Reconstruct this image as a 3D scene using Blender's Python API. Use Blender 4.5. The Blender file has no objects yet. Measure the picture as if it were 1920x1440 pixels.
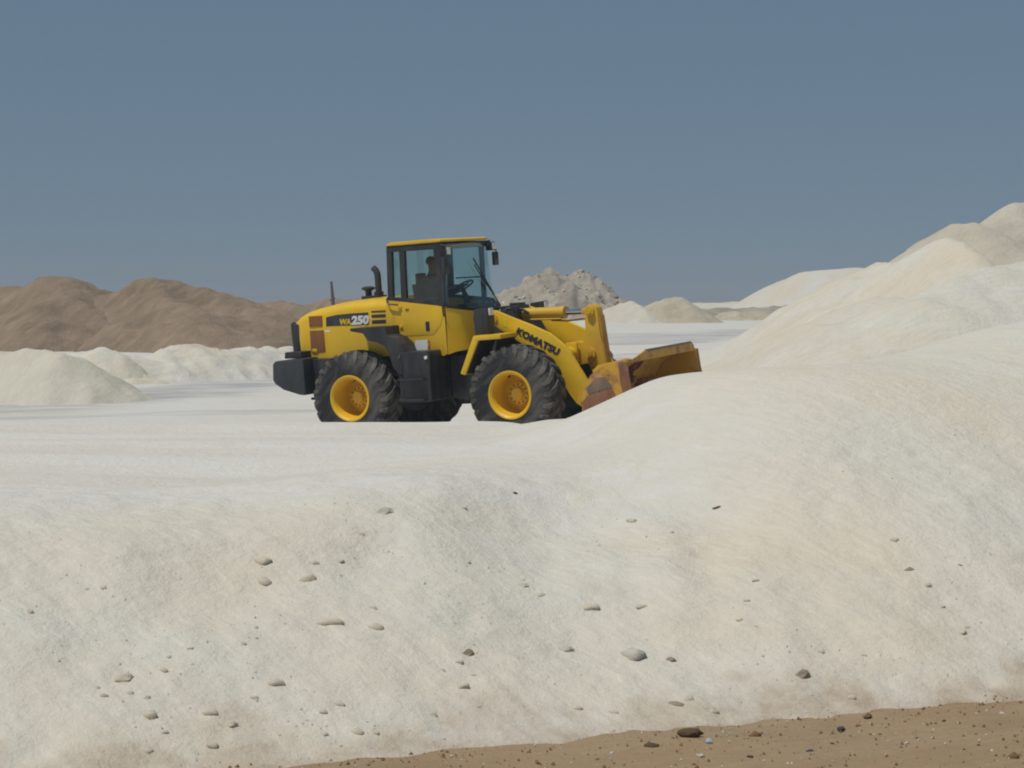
import bpy, bmesh, math, random
import numpy as np
from mathutils import Vector, Matrix
rad = math.radians
random.seed(7); RNG = np.random.default_rng(11)
SC = bpy.context.scene
COL = SC.collection

# ------------------------------------------------------------------ camera, sky, sun, exposure
F = 3400.0; CAM = np.array([0.0, 0.0, 2.2]); HOR = 575.0           # focal length in photo pixels (1920 wide)
TH = math.atan((720 - HOR) / F)
cd = bpy.data.cameras.new('camera'); cam = bpy.data.objects.new('camera', cd); COL.objects.link(cam)
cam.location = CAM; cam.rotation_euler = (math.pi/2 - TH, 0, 0)
cd.sensor_width = 36; cd.lens = F / 1920 * 36; cd.clip_end = 6000; cd.clip_start = 0.1
SC.camera = cam

SUN_TO = Vector((-0.33, -0.26, 0.91)).normalized()                # direction towards the sun
world = bpy.data.worlds.new('World'); SC.world = world; world.use_nodes = True
wn = world.node_tree; wn.nodes.clear()
sky = wn.nodes.new('ShaderNodeTexSky'); sky.sky_type = 'NISHITA'; sky.sun_disc = False
sky.sun_elevation = math.asin(SUN_TO.z); sky.sun_rotation = math.atan2(SUN_TO.x, SUN_TO.y)
sky.altitude = 3000; sky.air_density = 1.0; sky.dust_density = 0.0; sky.ozone_density = 1.5
hs = wn.nodes.new('ShaderNodeHueSaturation'); hs.inputs['Saturation'].default_value = 0.75; hs.inputs['Value'].default_value = 1.0
bg = wn.nodes.new('ShaderNodeBackground'); bg.inputs['Strength'].default_value = 0.06
wo = wn.nodes.new('ShaderNodeOutputWorld')
hz = wn.nodes.new('ShaderNodeMix'); hz.data_type = 'RGBA'; hz.inputs[0].default_value = 0.80      # even, dusty blue-grey air over the whole sky
hz.inputs[7].default_value = (1.98, 3.12, 4.38, 1)
wn.links.new(sky.outputs[0], hs.inputs['Color']); wn.links.new(hs.outputs[0], hz.inputs[6]); wn.links.new(hz.outputs[2], bg.inputs['Color']); wn.links.new(bg.outputs[0], wo.inputs[0])

sd = bpy.data.lights.new('sun', 'SUN'); sd.energy = 3.0; sd.angle = rad(2.5); sd.color = (1.0, 0.955, 0.88)
so = bpy.data.objects.new('sun', sd); COL.objects.link(so); so.location = (-20, -5, 45)
so.rotation_euler = (-SUN_TO).to_track_quat('-Z', 'Y').to_euler()
SC.view_settings.view_transform = 'Standard'; SC.view_settings.look = 'None'
SC.view_settings.exposure = 0.0; SC.view_settings.gamma = 1.0; SC.view_settings.use_curve_mapping = False
SC.render.engine = 'CYCLES'; SC.cycles.use_denoising = True; SC.cycles.max_bounces = 8; SC.cycles.transparent_max_bounces = 16
SC.cycles.filter_width = 2.0

# ------------------------------------------------------------------ pixel helpers (a pixel gives a direction; distance is given)
FW = np.array([0, math.cos(TH), -math.sin(TH)]); UP = np.array([0, math.sin(TH), math.cos(TH)]); RT = np.array([1.0, 0, 0])
def ray(px, py): return FW + RT*(px-960)/F + UP*(720-py)/F
def at(px, py, Y):
    d = ray(px, py); return CAM + d*Y/d[1]

# ------------------------------------------------------------------ noise
def _hash(ix, iy, s):
    h = (ix.astype(np.int64)*374761393 + iy.astype(np.int64)*668265263 + s*974634777) & 0xffffffff
    h = ((h ^ (h >> 13))*1274126177) & 0xffffffff
    return ((h ^ (h >> 16)) & 0xffff)/65535.0
def vnoise(x, y, s=0):
    ix = np.floor(x); iy = np.floor(y); fx = x-ix; fy = y-iy
    fx = fx*fx*fx*(fx*(fx*6-15)+10); fy = fy*fy*fy*(fy*(fy*6-15)+10)
    ix = ix.astype(np.int64); iy = iy.astype(np.int64)
    a = _hash(ix, iy, s); b = _hash(ix+1, iy, s); c = _hash(ix, iy+1, s); d = _hash(ix+1, iy+1, s)
    return (a*(1-fx)+b*fx)*(1-fy) + (c*(1-fx)+d*fx)*fy*1.0 - 0.5
def fbm(x, y, sc, octv=4, s=0, gain=0.5):
    r = 0; a = 1.0; f = 1.0/sc
    for o in range(octv):
        r = r + a*vnoise(x*f+o*17.3, y*f-o*9.1, s+o); a *= gain; f *= 2.03
    return r
def sstep(a, b, x):
    t = np.clip((x-a)/(b-a), 0, 1); return t*t*(3-2*t)

# ------------------------------------------------------------------ materials
def nodes_of(m):
    m.use_nodes = True; t = m.node_tree
    b = t.nodes['Principled BSDF']; return t, b
def N(t, kind, **kw):
    n = t.nodes.new(kind)
    for k, v in kw.items():
        if k in n.inputs: n.inputs[k].default_value = v
        else: setattr(n, k, v)
    return n
def coords(t, scale=(1,1,1), rot=(0,0,0)):
    tc = N(t, 'ShaderNodeTexCoord'); mp = N(t, 'ShaderNodeMapping')
    mp.vector_type = 'TEXTURE'                                        # turn first, then stretch: streaks run along the angle rot
    mp.inputs['Scale'].default_value = tuple(1/x for x in scale); mp.inputs['Rotation'].default_value = rot
    t.links.new(tc.outputs['Object'], mp.inputs['Vector']); return mp.outputs[0]
def noise(t, vec, scale, detail=4, rough=0.55):
    n = N(t, 'ShaderNodeTexNoise'); n.inputs['Scale'].default_value = scale
    n.inputs['Detail'].default_value = detail; n.inputs['Roughness'].default_value = rough
    t.links.new(vec, n.inputs['Vector']); return n.outputs['Fac']
def ramp(t, fac, p0, p1, c0=(0,0,0,1), c1=(1,1,1,1)):
    r = N(t, 'ShaderNodeValToRGB'); r.color_ramp.elements[0].position = p0; r.color_ramp.elements[1].position = p1
    r.color_ramp.elements[0].color = c0; r.color_ramp.elements[1].color = c1
    t.links.new(fac, r.inputs[0]); return r.outputs[0]
def mix(t, fac, a, b, mode='MIX'):
    m = N(t, 'ShaderNodeMix', data_type='RGBA', blend_type=mode)
    for sock, v in ((m.inputs[0], fac), (m.inputs[6], a), (m.inputs[7], b)):
        if hasattr(v, 'is_output'): t.links.new(v, sock)
        elif isinstance(v, (int, float)): sock.default_value = v
        else: sock.default_value = (*v, 1) if len(v) == 3 else v
    return m.outputs[2]
def bump(t, b, fac, strength, dist, prev=None):
    n = N(t, 'ShaderNodeBump'); n.inputs['Strength'].default_value = strength; n.inputs['Distance'].default_value = dist
    t.links.new(fac, n.inputs['Height'])
    if prev is not None: t.links.new(prev, n.inputs['Normal'])
    t.links.new(n.outputs[0], b.inputs['Normal']); return n.outputs[0]

def sand_mat(name, c1, c2, c3, streak_rot=0.6, streak=1.0, attr=None, attr_col=(0.3,0.3,0.32), grain=0.25, extra=(), bd=0.05, bs=7):
    m = bpy.data.materials.new(name); t, b = nodes_of(m)
    v = coords(t)
    big = ramp(t, noise(t, v, 0.35, 5), 0.38, 0.66)
    col = mix(t, big, c1, c2)
    vs = coords(t, (0.55, 2.6, 1.0), (0, 0, streak_rot))
    st = ramp(t, noise(t, vs, 0.9, 6, 0.65), 0.45, 0.75)
    f = N(t, 'ShaderNodeMath', operation='MULTIPLY'); f.inputs[1].default_value = 0.65*streak
    t.links.new(st, f.inputs[0]); col = mix(t, f.outputs[0], col, c3)
    vf = coords(t, (2.5, 16, 6), (0, 0, streak_rot))
    fine = ramp(t, noise(t, vf, 1.0, 6, 0.7), 0.3, 0.75, (0.90,0.90,0.90,1), (1.06,1.06,1.06,1))
    col = mix(t, 1.0, col, fine, 'MULTIPLY')
    sp = ramp(t, noise(t, v, 26, 3, 0.6), 0.62, 0.74)
    g = N(t, 'ShaderNodeMath', operation='MULTIPLY'); g.inputs[1].default_value = grain
    t.links.new(sp, g.inputs[0]); col = mix(t, g.outputs[0], col, tuple(x*0.62 for x in c3))
    if attr:
        a = N(t, 'ShaderNodeAttribute', attribute_name=attr)
        va = coords(t, (0.25, 1.1, 1), (0, 0, streak_rot))
        an = ramp(t, noise(t, va, 1.3, 5, 0.65), 0.36, 0.62)
        k = N(t, 'ShaderNodeMath', operation='MULTIPLY'); t.links.new(a.outputs['Fac'], k.inputs[0]); t.links.new(an, k.inputs[1])
        col = mix(t, k.outputs[0], col, attr_col)
    for an_, ac in extra:
        a = N(t, 'ShaderNodeAttribute', attribute_name=an_)
        an = ramp(t, noise(t, coords(t, (1, 1, 1)), 2.2, 7, 0.68), 0.25, 0.6)
        k = N(t, 'ShaderNodeMath', operation='MULTIPLY'); t.links.new(a.outputs['Fac'], k.inputs[0]); t.links.new(an, k.inputs[1])
        col = mix(t, k.outputs[0], col, ac)
    t.links.new(col, b.inputs['Base Color'])
    b.inputs['Roughness'].default_value = 0.95; b.inputs['Specular IOR Level'].default_value = 0.1
    p = bump(t, b, noise(t, v, bs, 8, 0.68), 0.6, bd)
    bump(t, b, noise(t, v, 55, 4, 0.7), 0.35, 0.012, p)
    return m

def paint_mat(name, base, rough=0.42, wear=0.0, rust=(0.16,0.055,0.018), dust=0.25, dustc=(0.42,0.36,0.26), metal=0.0, spec=0.5, scale=1.0):
    m = bpy.data.materials.new(name); t, b = nodes_of(m)
    v = coords(t)
    tone = ramp(t, noise(t, v, 2.2*scale, 5), 0.3, 0.7, (0.88,0.88,0.88,1), (1.06,1.06,1.06,1))
    col = mix(t, 1.0, base, tone, 'MULTIPLY')
    if wear > 0:
        w = ramp(t, noise(t, v, 3.6*scale, 9, 0.68), 0.66-0.3*wear, 0.76-0.26*wear)
        rc = mix(t, ramp(t, noise(t, v, 14, 5), 0.35, 0.65), rust, tuple(min(1, x*1.7+0.03) for x in rust))
        col = mix(t, w, col, rc)
    vd = coords(t, (3, 3, 0.8))
    d = ramp(t, noise(t, vd, 1.7, 7, 0.62), 0.42, 0.78, (0,0,0,1), (dust,dust,dust,1))
    col = mix(t, d, col, dustc)
    t.links.new(col, b.inputs['Base Color'])
    b.inputs['Roughness'].default_value = rough; b.inputs['Metallic'].default_value = metal
    b.inputs['Specular IOR Level'].default_value = spec
    rr = ramp(t, noise(t, v, 6, 5), 0.3, 0.7, (rough*0.8,)*3+(1,), (min(1, rough*1.35),)*3+(1,))
    t.links.new(rr, b.inputs['Roughness'])
    bump(t, b, noise(t, v, 9, 4), 0.06, 0.01)
    return m

def rock_mat(name, c1, c2, scale=6.0):
    m = bpy.data.materials.new(name); t, b = nodes_of(m); v = coords(t)
    col = mix(t, ramp(t, noise(t, v, scale, 6, 0.65), 0.3, 0.7), c1, c2)
    t.links.new(col, b.inputs['Base Color']); b.inputs['Roughness'].default_value = 0.95; b.inputs['Specular IOR Level'].default_value = 0.15
    bump(t, b, noise(t, v, scale*3, 7, 0.7), 0.6, 0.03); return m

def glass_mat(name, tint, gloss=0.10):
    m = bpy.data.materials.new(name); m.use_nodes = True; t = m.node_tree; t.nodes.clear()
    tr = N(t, 'ShaderNodeBsdfTransparent'); tr.inputs[0].default_value = (*tint, 1)
    gl = N(t, 'ShaderNodeBsdfGlossy'); gl.inputs['Roughness'].default_value = 0.04
    lw = N(t, 'ShaderNodeLayerWeight'); lw.inputs[0].default_value = 0.25
    mul = N(t, 'ShaderNodeMath', operation='MULTIPLY_ADD'); mul.inputs[1].default_value = 0.22; mul.inputs[2].default_value = gloss*0.4
    ms = N(t, 'ShaderNodeMixShader'); o = N(t, 'ShaderNodeOutputMaterial')
    t.links.new(lw.outputs['Fresnel'], mul.inputs[0]); t.links.new(mul.outputs[0], ms.inputs[0])
    t.links.new(tr.outputs[0], ms.inputs[1]); t.links.new(gl.outputs[0], ms.inputs[2]); t.links.new(ms.outputs[0], o.inputs[0])
    return m

M = {}
SW, SY, SG = (0.66,0.645,0.60), (0.66,0.60,0.475), (0.50,0.48,0.43)
M['ground']  = sand_mat('white_sand_ground', (0.645,0.63,0.595), (0.635,0.60,0.52), (0.56,0.545,0.505), 0.3, 0.8, 'track', (0.36,0.355,0.36), 0.12)
M['bank']    = sand_mat('white_sand_bank', (0.69,0.652,0.575), (0.70,0.63,0.505), (0.635,0.587,0.495), -0.94, 0.9, None, grain=0.2, extra=(('packed', (0.675,0.66,0.62)), ('rut', (0.635,0.60,0.53)), ('soil', (0.40,0.30,0.20))), bd=0.08, bs=9)
M['pile_w']  = sand_mat('white_sand_pile', (0.65,0.625,0.565), (0.645,0.575,0.45), (0.60,0.54,0.43), 0.5, 1.0, None, grain=0.15, bd=0.13, bs=3.0)
M['pile_y']  = sand_mat('yellowish_sand_pile', (0.56,0.50,0.38), (0.48,0.42,0.31), (0.36,0.30,0.22), 0.6, 1.0, None, grain=0.3, bd=0.25, bs=2.0)
M['pile_l']  = sand_mat('cream_sand_pile', (0.61,0.57,0.48), (0.55,0.51,0.42), (0.50,0.455,0.37), 1.3, 0.9, None, grain=0.2, bd=0.1, bs=3.0)
M['hill']    = sand_mat('brown_earth', (0.295,0.215,0.15), (0.205,0.158,0.105), (0.40,0.30,0.22), 1.2, 1.0, None, grain=0.9, bd=0.35, bs=2.2)
M['tan'] = sand_mat('weathered_tan_sand', (0.565,0.52,0.43), (0.52,0.47,0.375), (0.46,0.41,0.32), 0.9, 1.0, None, grain=0.2, bd=0.15, bs=2.5)
M['rubble']  = sand_mat('grey_rubble_earth', (0.46,0.41,0.335), (0.36,0.315,0.255), (0.25,0.215,0.17), 0.4, 1.0, None, grain=0.6, bd=0.4, bs=2.0)
M['dirt']    = sand_mat('brown_dirt', (0.35,0.25,0.15), (0.28,0.197,0.118), (0.40,0.31,0.21), 0.45, 0.7, None, grain=0.5)
M['clod']    = rock_mat('sand_clod', (0.70,0.63,0.51), (0.60,0.53,0.415))
M['clod_t']  = rock_mat('tan_stone', (0.42,0.345,0.25), (0.33,0.27,0.20))
M['clod_p']  = rock_mat('pale_stone', (0.62,0.59,0.52), (0.53,0.50,0.43))
M['rock_b']  = rock_mat('brown_stone', (0.16,0.105,0.06), (0.10,0.065,0.04))
M['rock_o']  = rock_mat('rust_brown_stone', (0.27,0.16,0.08), (0.19,0.115,0.06))
M['rock_g']  = rock_mat('dark_grey_stone', (0.07,0.07,0.075), (0.11,0.105,0.10))
M['rock_w']  = rock_mat('white_pebble', (0.68,0.66,0.60), (0.55,0.53,0.48))
M['blockg']  = rock_mat('grey_block', (0.44,0.385,0.31), (0.33,0.285,0.235), 2)
M['litter']  = rock_mat('blue_white_plastic', (0.55,0.66,0.70), (0.40,0.52,0.58), 14)
M['wood']    = rock_mat('weathered_wood', (0.13,0.10,0.08), (0.09,0.07,0.055), 5)
M['yellow']  = paint_mat('yellow_paint', (0.74,0.46,0.012), 0.36, 0.0, dust=0.14, dustc=(0.55,0.40,0.12))
M['yworn']   = paint_mat('worn_yellow_paint', (0.64,0.385,0.014), 0.5, 0.22, dust=0.25, dustc=(0.42,0.30,0.13))
M['yrust']   = paint_mat('rusty_yellow_paint', (0.55,0.29,0.02), 0.6, 0.52, rust=(0.17,0.062,0.02), dust=0.25)
M['rust']    = paint_mat('rust', (0.20,0.072,0.026), 0.75, 0.5, rust=(0.12,0.06,0.035), dust=0.25)
M['steel']   = paint_mat('bare_worn_steel', (0.17,0.14,0.115), 0.6, 0.5, rust=(0.20,0.08,0.03), dust=0.3, metal=0.3)
M['black']   = paint_mat('black_paint', (0.016,0.018,0.023), 0.5, 0.0, dust=0.25, dustc=(0.17,0.165,0.155))
M['cweight'] = paint_mat('charcoal_paint', (0.026,0.032,0.040), 0.55, 0.0, dust=0.18, dustc=(0.16,0.16,0.16))
M['dark']    = paint_mat('dark_interior', (0.010,0.011,0.013), 0.8, 0.0, dust=0.0)
M['rubber']  = paint_mat('tyre_rubber', (0.026,0.027,0.030), 0.8, 0.0, dust=0.75, dustc=(0.21,0.20,0.18), spec=0.25)
M['lug']     = paint_mat('worn_tread_rubber', (0.07,0.067,0.062), 0.85, 0.0, dust=0.75, dustc=(0.27,0.245,0.20), spec=0.2, scale=2)
M['louvre']  = paint_mat('rusty_mesh', (0.26,0.09,0.015), 0.75, 0.3, rust=(0.10,0.035,0.012), dust=0.2)
M['decal']   = paint_mat('navy_decal', (0.018,0.022,0.034), 0.4, 0.0, dust=0.1)
M['navy']    = paint_mat('navy_lettering', (0.022,0.02,0.05), 0.45, 0.0, dust=0.1)
M['white']   = paint_mat('white_print', (0.74,0.75,0.76), 0.5, 0.0, dust=0.15)
M['lens']    = paint_mat('lamp_lens', (0.78,0.78,0.76), 0.15, 0.0, dust=0.1)
M['chrome']  = paint_mat('chrome_rod', (0.75,0.75,0.76), 0.16, 0.0, dust=0.05, metal=1.0)
M['red']     = paint_mat('red_print', (0.35,0.05,0.04), 0.5, 0.0, dust=0.1)
M['lime']    = paint_mat('lime_sticker', (0.72,0.62,0.01), 0.4, 0.0, dust=0.05)
M['orange']  = paint_mat('orange_yellow_rim', (0.76,0.45,0.010), 0.42, 0.0, dust=0.3, dustc=(0.40,0.24,0.07))
M['skin']    = paint_mat('skin', (0.16,0.085,0.055), 0.6, 0.0, dust=0.0)
M['shirt']   = paint_mat('dark_blue_cloth', (0.012,0.022,0.055), 0.9, 0.0, dust=0.05)
M['trouser'] = paint_mat('dark_trousers', (0.03,0.03,0.035), 0.9, 0.0, dust=0.05)
M['hair']    = paint_mat('black_hair', (0.012,0.010,0.009), 0.7, 0.0, dust=0.0)
M['glass']   = glass_mat('tinted_glass', (0.86,0.95,0.94), 0.10)

# ------------------------------------------------------------------ object helpers
def tag(o, label=None, cat=None, group=None, kind=None):
    if label: o['label'] = label
    if cat: o['category'] = cat
    if group: o['group'] = group
    if kind: o['kind'] = kind
    return o
def link(name, me, mats, parent=None, smooth=True, angle=35):
    o = bpy.data.objects.new(name, me); COL.objects.link(o)
    for m in (mats if isinstance(mats, (list, tuple)) else [mats]): me.materials.append(M[m] if isinstance(m, str) else m)
    if parent is not None: o.parent = parent
    if smooth and len(me.polygons):
        me.polygons.foreach_set('use_smooth', [True]*len(me.polygons))
        if angle < 180: me.set_sharp_from_angle(angle=rad(angle))
    return o
def from_bm(name, bm, mats, parent=None, smooth=True, angle=35):
    bmesh.ops.recalc_face_normals(bm, faces=bm.faces)
    me = bpy.data.meshes.new(name); bm.to_mesh(me); bm.free()
    return link(name, me, mats, parent, smooth, angle)
def BM(): return bmesh.new()
def _bevel(bm, verts, w, seg=2):
    if w <= 0: return
    vs = set(verts); es = [e for e in bm.edges if e.verts[0] in vs and e.verts[1] in vs]
    bmesh.ops.bevel(bm, geom=es, offset=w, segments=seg, affect='EDGES', profile=0.6)
def prism(bm, prof, y0, y1, bevel=0.0, mi=0):
    """polygon in x,z swept from y0 to y1"""
    a = [bm.verts.new((x, y0, z)) for x, z in prof]; b = [bm.verts.new((x, y1, z)) for x, z in prof]
    fs = [bm.faces.new(a), bm.faces.new(b[::-1])]; n = len(prof)
    for i in range(n): fs.append(bm.faces.new((a[i], b[i], b[(i+1) % n], a[(i+1) % n])))
    for f in fs: f.material_index = mi
    bmesh.ops.recalc_face_normals(bm, faces=fs)
    _bevel(bm, a+b, bevel)
def box(bm, x0, x1, y0, y1, z0, z1, bevel=0.0, mi=0):
    prism(bm, [(x0,z0),(x1,z0),(x1,z1),(x0,z1)], y0, y1, bevel, mi)
def tube(bm, pts, radii, seg=14, mi=0, caps=True):
    pts = [Vector(p) for p in pts]
    if not isinstance(radii, (list, tuple)): radii = [radii]*len(pts)
    rings = []; ref = None
    for i, p in enumerate(pts):
        d = (pts[min(i+1, len(pts)-1)] - pts[max(i-1, 0)]).normalized()
        if ref is None:
            ref = d.orthogonal().normalized()
        ref = (ref - d*ref.dot(d)).normalized(); s = d.cross(ref)
        rings.append([bm.verts.new(p + (ref*math.cos(2*math.pi*k/seg) + s*math.sin(2*math.pi*k/seg))*radii[i]) for k in range(seg)])
    for r0, r1 in zip(rings, rings[1:]):
        for k in range(seg):
            f = bm.faces.new((r0[k], r0[(k+1) % seg], r1[(k+1) % seg], r1[k])); f.material_index = mi
    if caps:
        for r in (rings[0][::-1], rings[-1]): bm.faces.new(r).material_index = mi
def lathe_y(bm, prof, seg=48, c=(0,0,0), mi=0, closed=False):
    """profile of (radius, y) about the y axis through c"""
    rings = []
    for r, y in prof:
        if r < 1e-5: rings.append([bm.verts.new((c[0], c[1]+y, c[2]))]); continue
        rings.append([bm.verts.new((c[0]+r*math.cos(2*math.pi*k/seg), c[1]+y, c[2]+r*math.sin(2*math.pi*k/seg))) for k in range(seg)])
    pairs = list(zip(rings, rings[1:])) + ([(rings[-1], rings[0])] if closed else [])
    for a, b in pairs:
        for k in range(seg):
            k2 = (k+1) % seg
            if len(a) == 1 and len(b) == 1: continue
            if len(a) == 1: f = bm.faces.new((a[0], b[k], b[k2]))
            elif len(b) == 1: f = bm.faces.new((a[k], a[k2], b[0]))
            else: f = bm.faces.new((a[k], a[k2], b[k2], b[k]))
            f.material_index = mi
def grid_mesh(name, X, Y, Z, keep=None):
    ny, nx = X.shape
    co = np.stack([X, Y, Z], -1).reshape(-1, 3)
    idx = np.arange(nx*ny).reshape(ny, nx)
    q = np.stack([idx[:-1,:-1], idx[:-1,1:], idx[1:,1:], idx[1:,:-1]], -1).reshape(-1, 4)
    if keep is not None:
        k = keep.reshape(-1); q = q[k[q].any(1)]
        used = np.unique(q); re = -np.ones(nx*ny, int); re[used] = np.arange(len(used)); q = re[q]; co = co[used]
    else: used = np.arange(nx*ny)
    me = bpy.data.meshes.new(name)
    me.vertices.add(len(co)); me.vertices.foreach_set('co', co.astype(np.float32).ravel())
    me.loops.add(q.size); me.loops.foreach_set('vertex_index', q.astype(np.int32).ravel())
    me.polygons.add(len(q)); me.polygons.foreach_set('loop_start', np.arange(0, q.size, 4, dtype=np.int32))
    me.update(calc_edges=True); me.validate(); return me, used
def text_mesh(s, size, depth, bold=0.0, shear=0.0, space=1.0):
    c = bpy.data.curves.new('txt', 'FONT'); c.body = s; c.size = size; c.extrude = depth; c.offset = bold; c.shear = shear; c.space_character = space
    c.resolution_u = 3
    o = bpy.data.objects.new('txt', c); COL.objects.link(o)
    me = bpy.data.meshes.new_from_object(o.evaluated_get(bpy.context.evaluated_depsgraph_get()))
    bpy.data.objects.remove(o); return me

# ------------------------------------------------------------------ loader pose (needed by the ground under it)
LT = np.array([-0.6669, 29.0382, 0.1574]); LE = (rad(3.2), rad(-2.4), rad(-29.0))
LR = np.array(Matrix.Rotation(LE[2], 3, 'Z') @ Matrix.Rotation(LE[1], 3, 'Y') @ Matrix.Rotation(LE[0], 3, 'X'))

# ------------------------------------------------------------------ ground height
YL = [-5000, 17, 21, 35, 90, 130, 350, 5000]; ZL = [-1.6, -1.6, -0.05, 0.02, 0.08, 0.9, 1.85, 1.95]
YR = [-5000, 17, 21, 27, 36, 48, 110, 165, 230, 350, 5000]; ZR = [-1.6, -1.6, -0.05, 0.08, 0.22, 0.93, 1.05, 1.10, 1.45, 1.85, 1.95]
def G(X, Y):
    a = np.interp(Y, YL, ZL); b = np.interp(Y, YR, ZR)
    w = sstep(-0.07, 0.05, X/np.maximum(np.abs(Y), 8.0))
    z = a*(1-w)+b*w + 0.10*fbm(X, Y, 9.0, 4, 5)*sstep(14, 20, Y) + 0.02*fbm(X, Y, 1.6, 3, 9)
    dx = X-LT[0]; dy = Y-LT[1]
    n = LR[:, 2]; zl = LT[2] - (n[0]*dx+n[1]*dy)/n[2] - 0.012
    k = np.exp(-((dx*dx+dy*dy)/15.0)**3)
    return z*(1-k)+zl*k
def sinh_axis(c, a, mx, n):
    b = math.asinh(mx/a); return c + a*np.sinh(np.linspace(-b, b, n))
gx = sinh_axis(0, 9, 2600, 420); gy = sinh_axis(44, 9, 2800, 420); gy = gy[gy > 10.5]
GX, GY = np.meshgrid(gx, gy); GZ = G(GX, GY)
me, used = grid_mesh('ground', GX, GY, GZ)
# churned grey vehicle tracks running across the yard (a real change of soil)
def seg_dist(X, Y, pts):
    d = np.full(X.shape, 1e9)
    for (x0, y0), (x1, y1) in zip(pts, pts[1:]):
        t = np.clip(((X-x0)*(x1-x0)+(Y-y0)*(y1-y0))/((x1-x0)**2+(y1-y0)**2), 0, 1)
        d = np.minimum(d, np.hypot(X-x0-t*(x1-x0), Y-y0-t*(y1-y0)))
    return d
tr = np.zeros(GX.shape)
for pts, w, s in (([(-60,14),(-22,29),(-11.0,38.5),(-7.4,50),(-3,57),(4,60),(12,88),(40,150)], 3.0, 1.0), ([(-40,30),(-10,35.5),(-3,38.5),(5,45)], 0.7, 0.6),
                  ([(-3,66),(5,74),(18,92),(60,160)], 5.0, 0.8), ([(2,46),(6,52),(9,60)], 0.6, 0.8)):
    dd = seg_dist(GX, GY, pts) + 1.2*fbm(GX, GY, 3.0, 3, 31)*min(1, w)
    tr = np.maximum(tr, s*(1-sstep(w*0.35, w, dd)))
at_ = me.attributes.new('track', 'FLOAT', 'POINT'); at_.data.foreach_set('value', tr.reshape(-1)[used].astype(np.float32))
tag(link('ground', me, 'ground', angle=180), kind='structure')

# brown dirt track in front of the bank
DZ = -0.83
def dirt_h(X, Y): return DZ + 0.05*fbm(X, Y, 2.5, 4, 3) + 0.035*fbm(X, Y, 0.35, 4, 13)
dx_ = sinh_axis(1.0, 6, 900, 260); dy_ = sinh_axis(12.0, 3, 900, 340); dy_ = dy_[dy_ < 19]
DX, DY = np.meshgrid(dx_, dy_); me, _ = grid_mesh('dirt_track', DX, DY, dirt_h(DX, DY) - 0.6*sstep(15.5, 19, DY))
tag(link('dirt_track', me, 'dirt', angle=180), kind='structure')

# ------------------------------------------------------------------ the near sand bank: surface through surveyed points
bp = []
for X in (-9,-6.5,-4.5,-3,-1.5,0,1.3,2.7,4,6,9):
    yt = 12.4+0.40*X
    bp += [(X, yt, DZ-0.02+(0.05 if X < -1 else 0)), (X, yt-1.6, DZ-0.6)]
prof = {-420: [(985,14.6),(905,19)], -150: [(985,14.8),(902,19)], 0: [(985,15.0),(900,19.3)], 200: [(990,15.2),(900,19.4)], 360: [(1003,15.0),(905,19.4)],
        450: [(972,15.8),(902,19.5)], 600: [(940,16.4),(888,19.7)], 720: [(925,16.7),(878,19.8)], 830: [(915,17.0),(868,20)], 960: [(893,18.0),(845,20.6)],
        1010: [(872,19.2),(790,24.2)], 1060: [(850,20),(791,23.4)], 1110: [(810,20.6),(762,22.5)], 1165: [(775,20.6),(738,22.1)], 1240: [(735,20.6),(707,22)], 1310: [(720,20.3),(700,21.6)],
        1430: [(712,20),(690,21.5)], 1560: [(712,19.8),(683,21.8)], 1700: [(735,19.5),(660,23.5)], 1800: [(740,19.7),(628,25)], 1920: [(745,20),(600,26)], 2150: [(745,20.4),(590,26.5)]}
for px in (-420,-150,0,200,360,450,600,720,830,960):
    prof[px] += [(836 if px < 900 else 826, 21.8), (812, 24.0), (793, 26)]
    p = at(px, 700, 27.3); bp.append((p[0], 27.3, 0.22))
for px in (-150, 0,200,450,600,830,1010,1165,1310,1430,1560,1700,1800,1920):      # even ramp between foot and crest
    q = at(px, *prof[px][0]); x0 = q[0]*0.9; y0 = 12.4+0.40*x0
    for f, up in ((.33,.05),(.66,.06)): bp.append((x0*(1-f)+q[0]*f, y0*(1-f)+q[1]*f, DZ*(1-f)+q[2]*f+(up if px < 1100 else -0.02)))
for px, l in prof.items():
    for py, Y in l: bp.append(tuple(at(px, py, Y)))
for px, z in ((-420,-.1),(0,-.1),(250,-.12),(500,-.12),(700,-.1),(900,-.1),(1060,-.05),(1165,.1),(1310,.1),(1560,.7)):
    p = at(px, 700, 28.6); bp.append((p[0], 28.6, z)); 
for px, z, Y in ((1165,.55,25),(1310,.65,24.8),(1060,.42,25.4)):
    p = at(px, 700, Y); bp.append((p[0], Y, z))
bp = np.array(bp)
def tps(P):
    n = len(P); d = np.hypot(P[:,None,0]-P[None,:,0], P[:,None,1]-P[None,:,1])
    K = np.where(d > 0, d*d*np.log(d+1e-12), 0) + 0.02*np.eye(n)
    Q = np.c_[np.ones(n), P[:,:2]]; A = np.block([[K, Q],[Q.T, np.zeros((3,3))]])
    w = np.linalg.solve(A, np.r_[P[:,2], 0,0,0])
    def f(X, Y):
        sh = X.shape; X = X.ravel(); Y = Y.ravel(); out = np.empty(len(X))
        for i in range(0, len(X), 20000):
            x = X[i:i+20000]; y = Y[i:i+20000]
            d2 = (x[:,None]-P[None,:,0])**2+(y[:,None]-P[None,:,1])**2
            out[i:i+20000] = 0.5*(d2*np.log(d2+1e-12))@w[:n] + w[n]+w[n+1]*x+w[n+2]*y
        return out.reshape(sh)
    return f
bank_tps = tps(bp)
lobes = []   # small slides and slumps: (px, py, Y, radius x, radius y, height)
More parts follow.
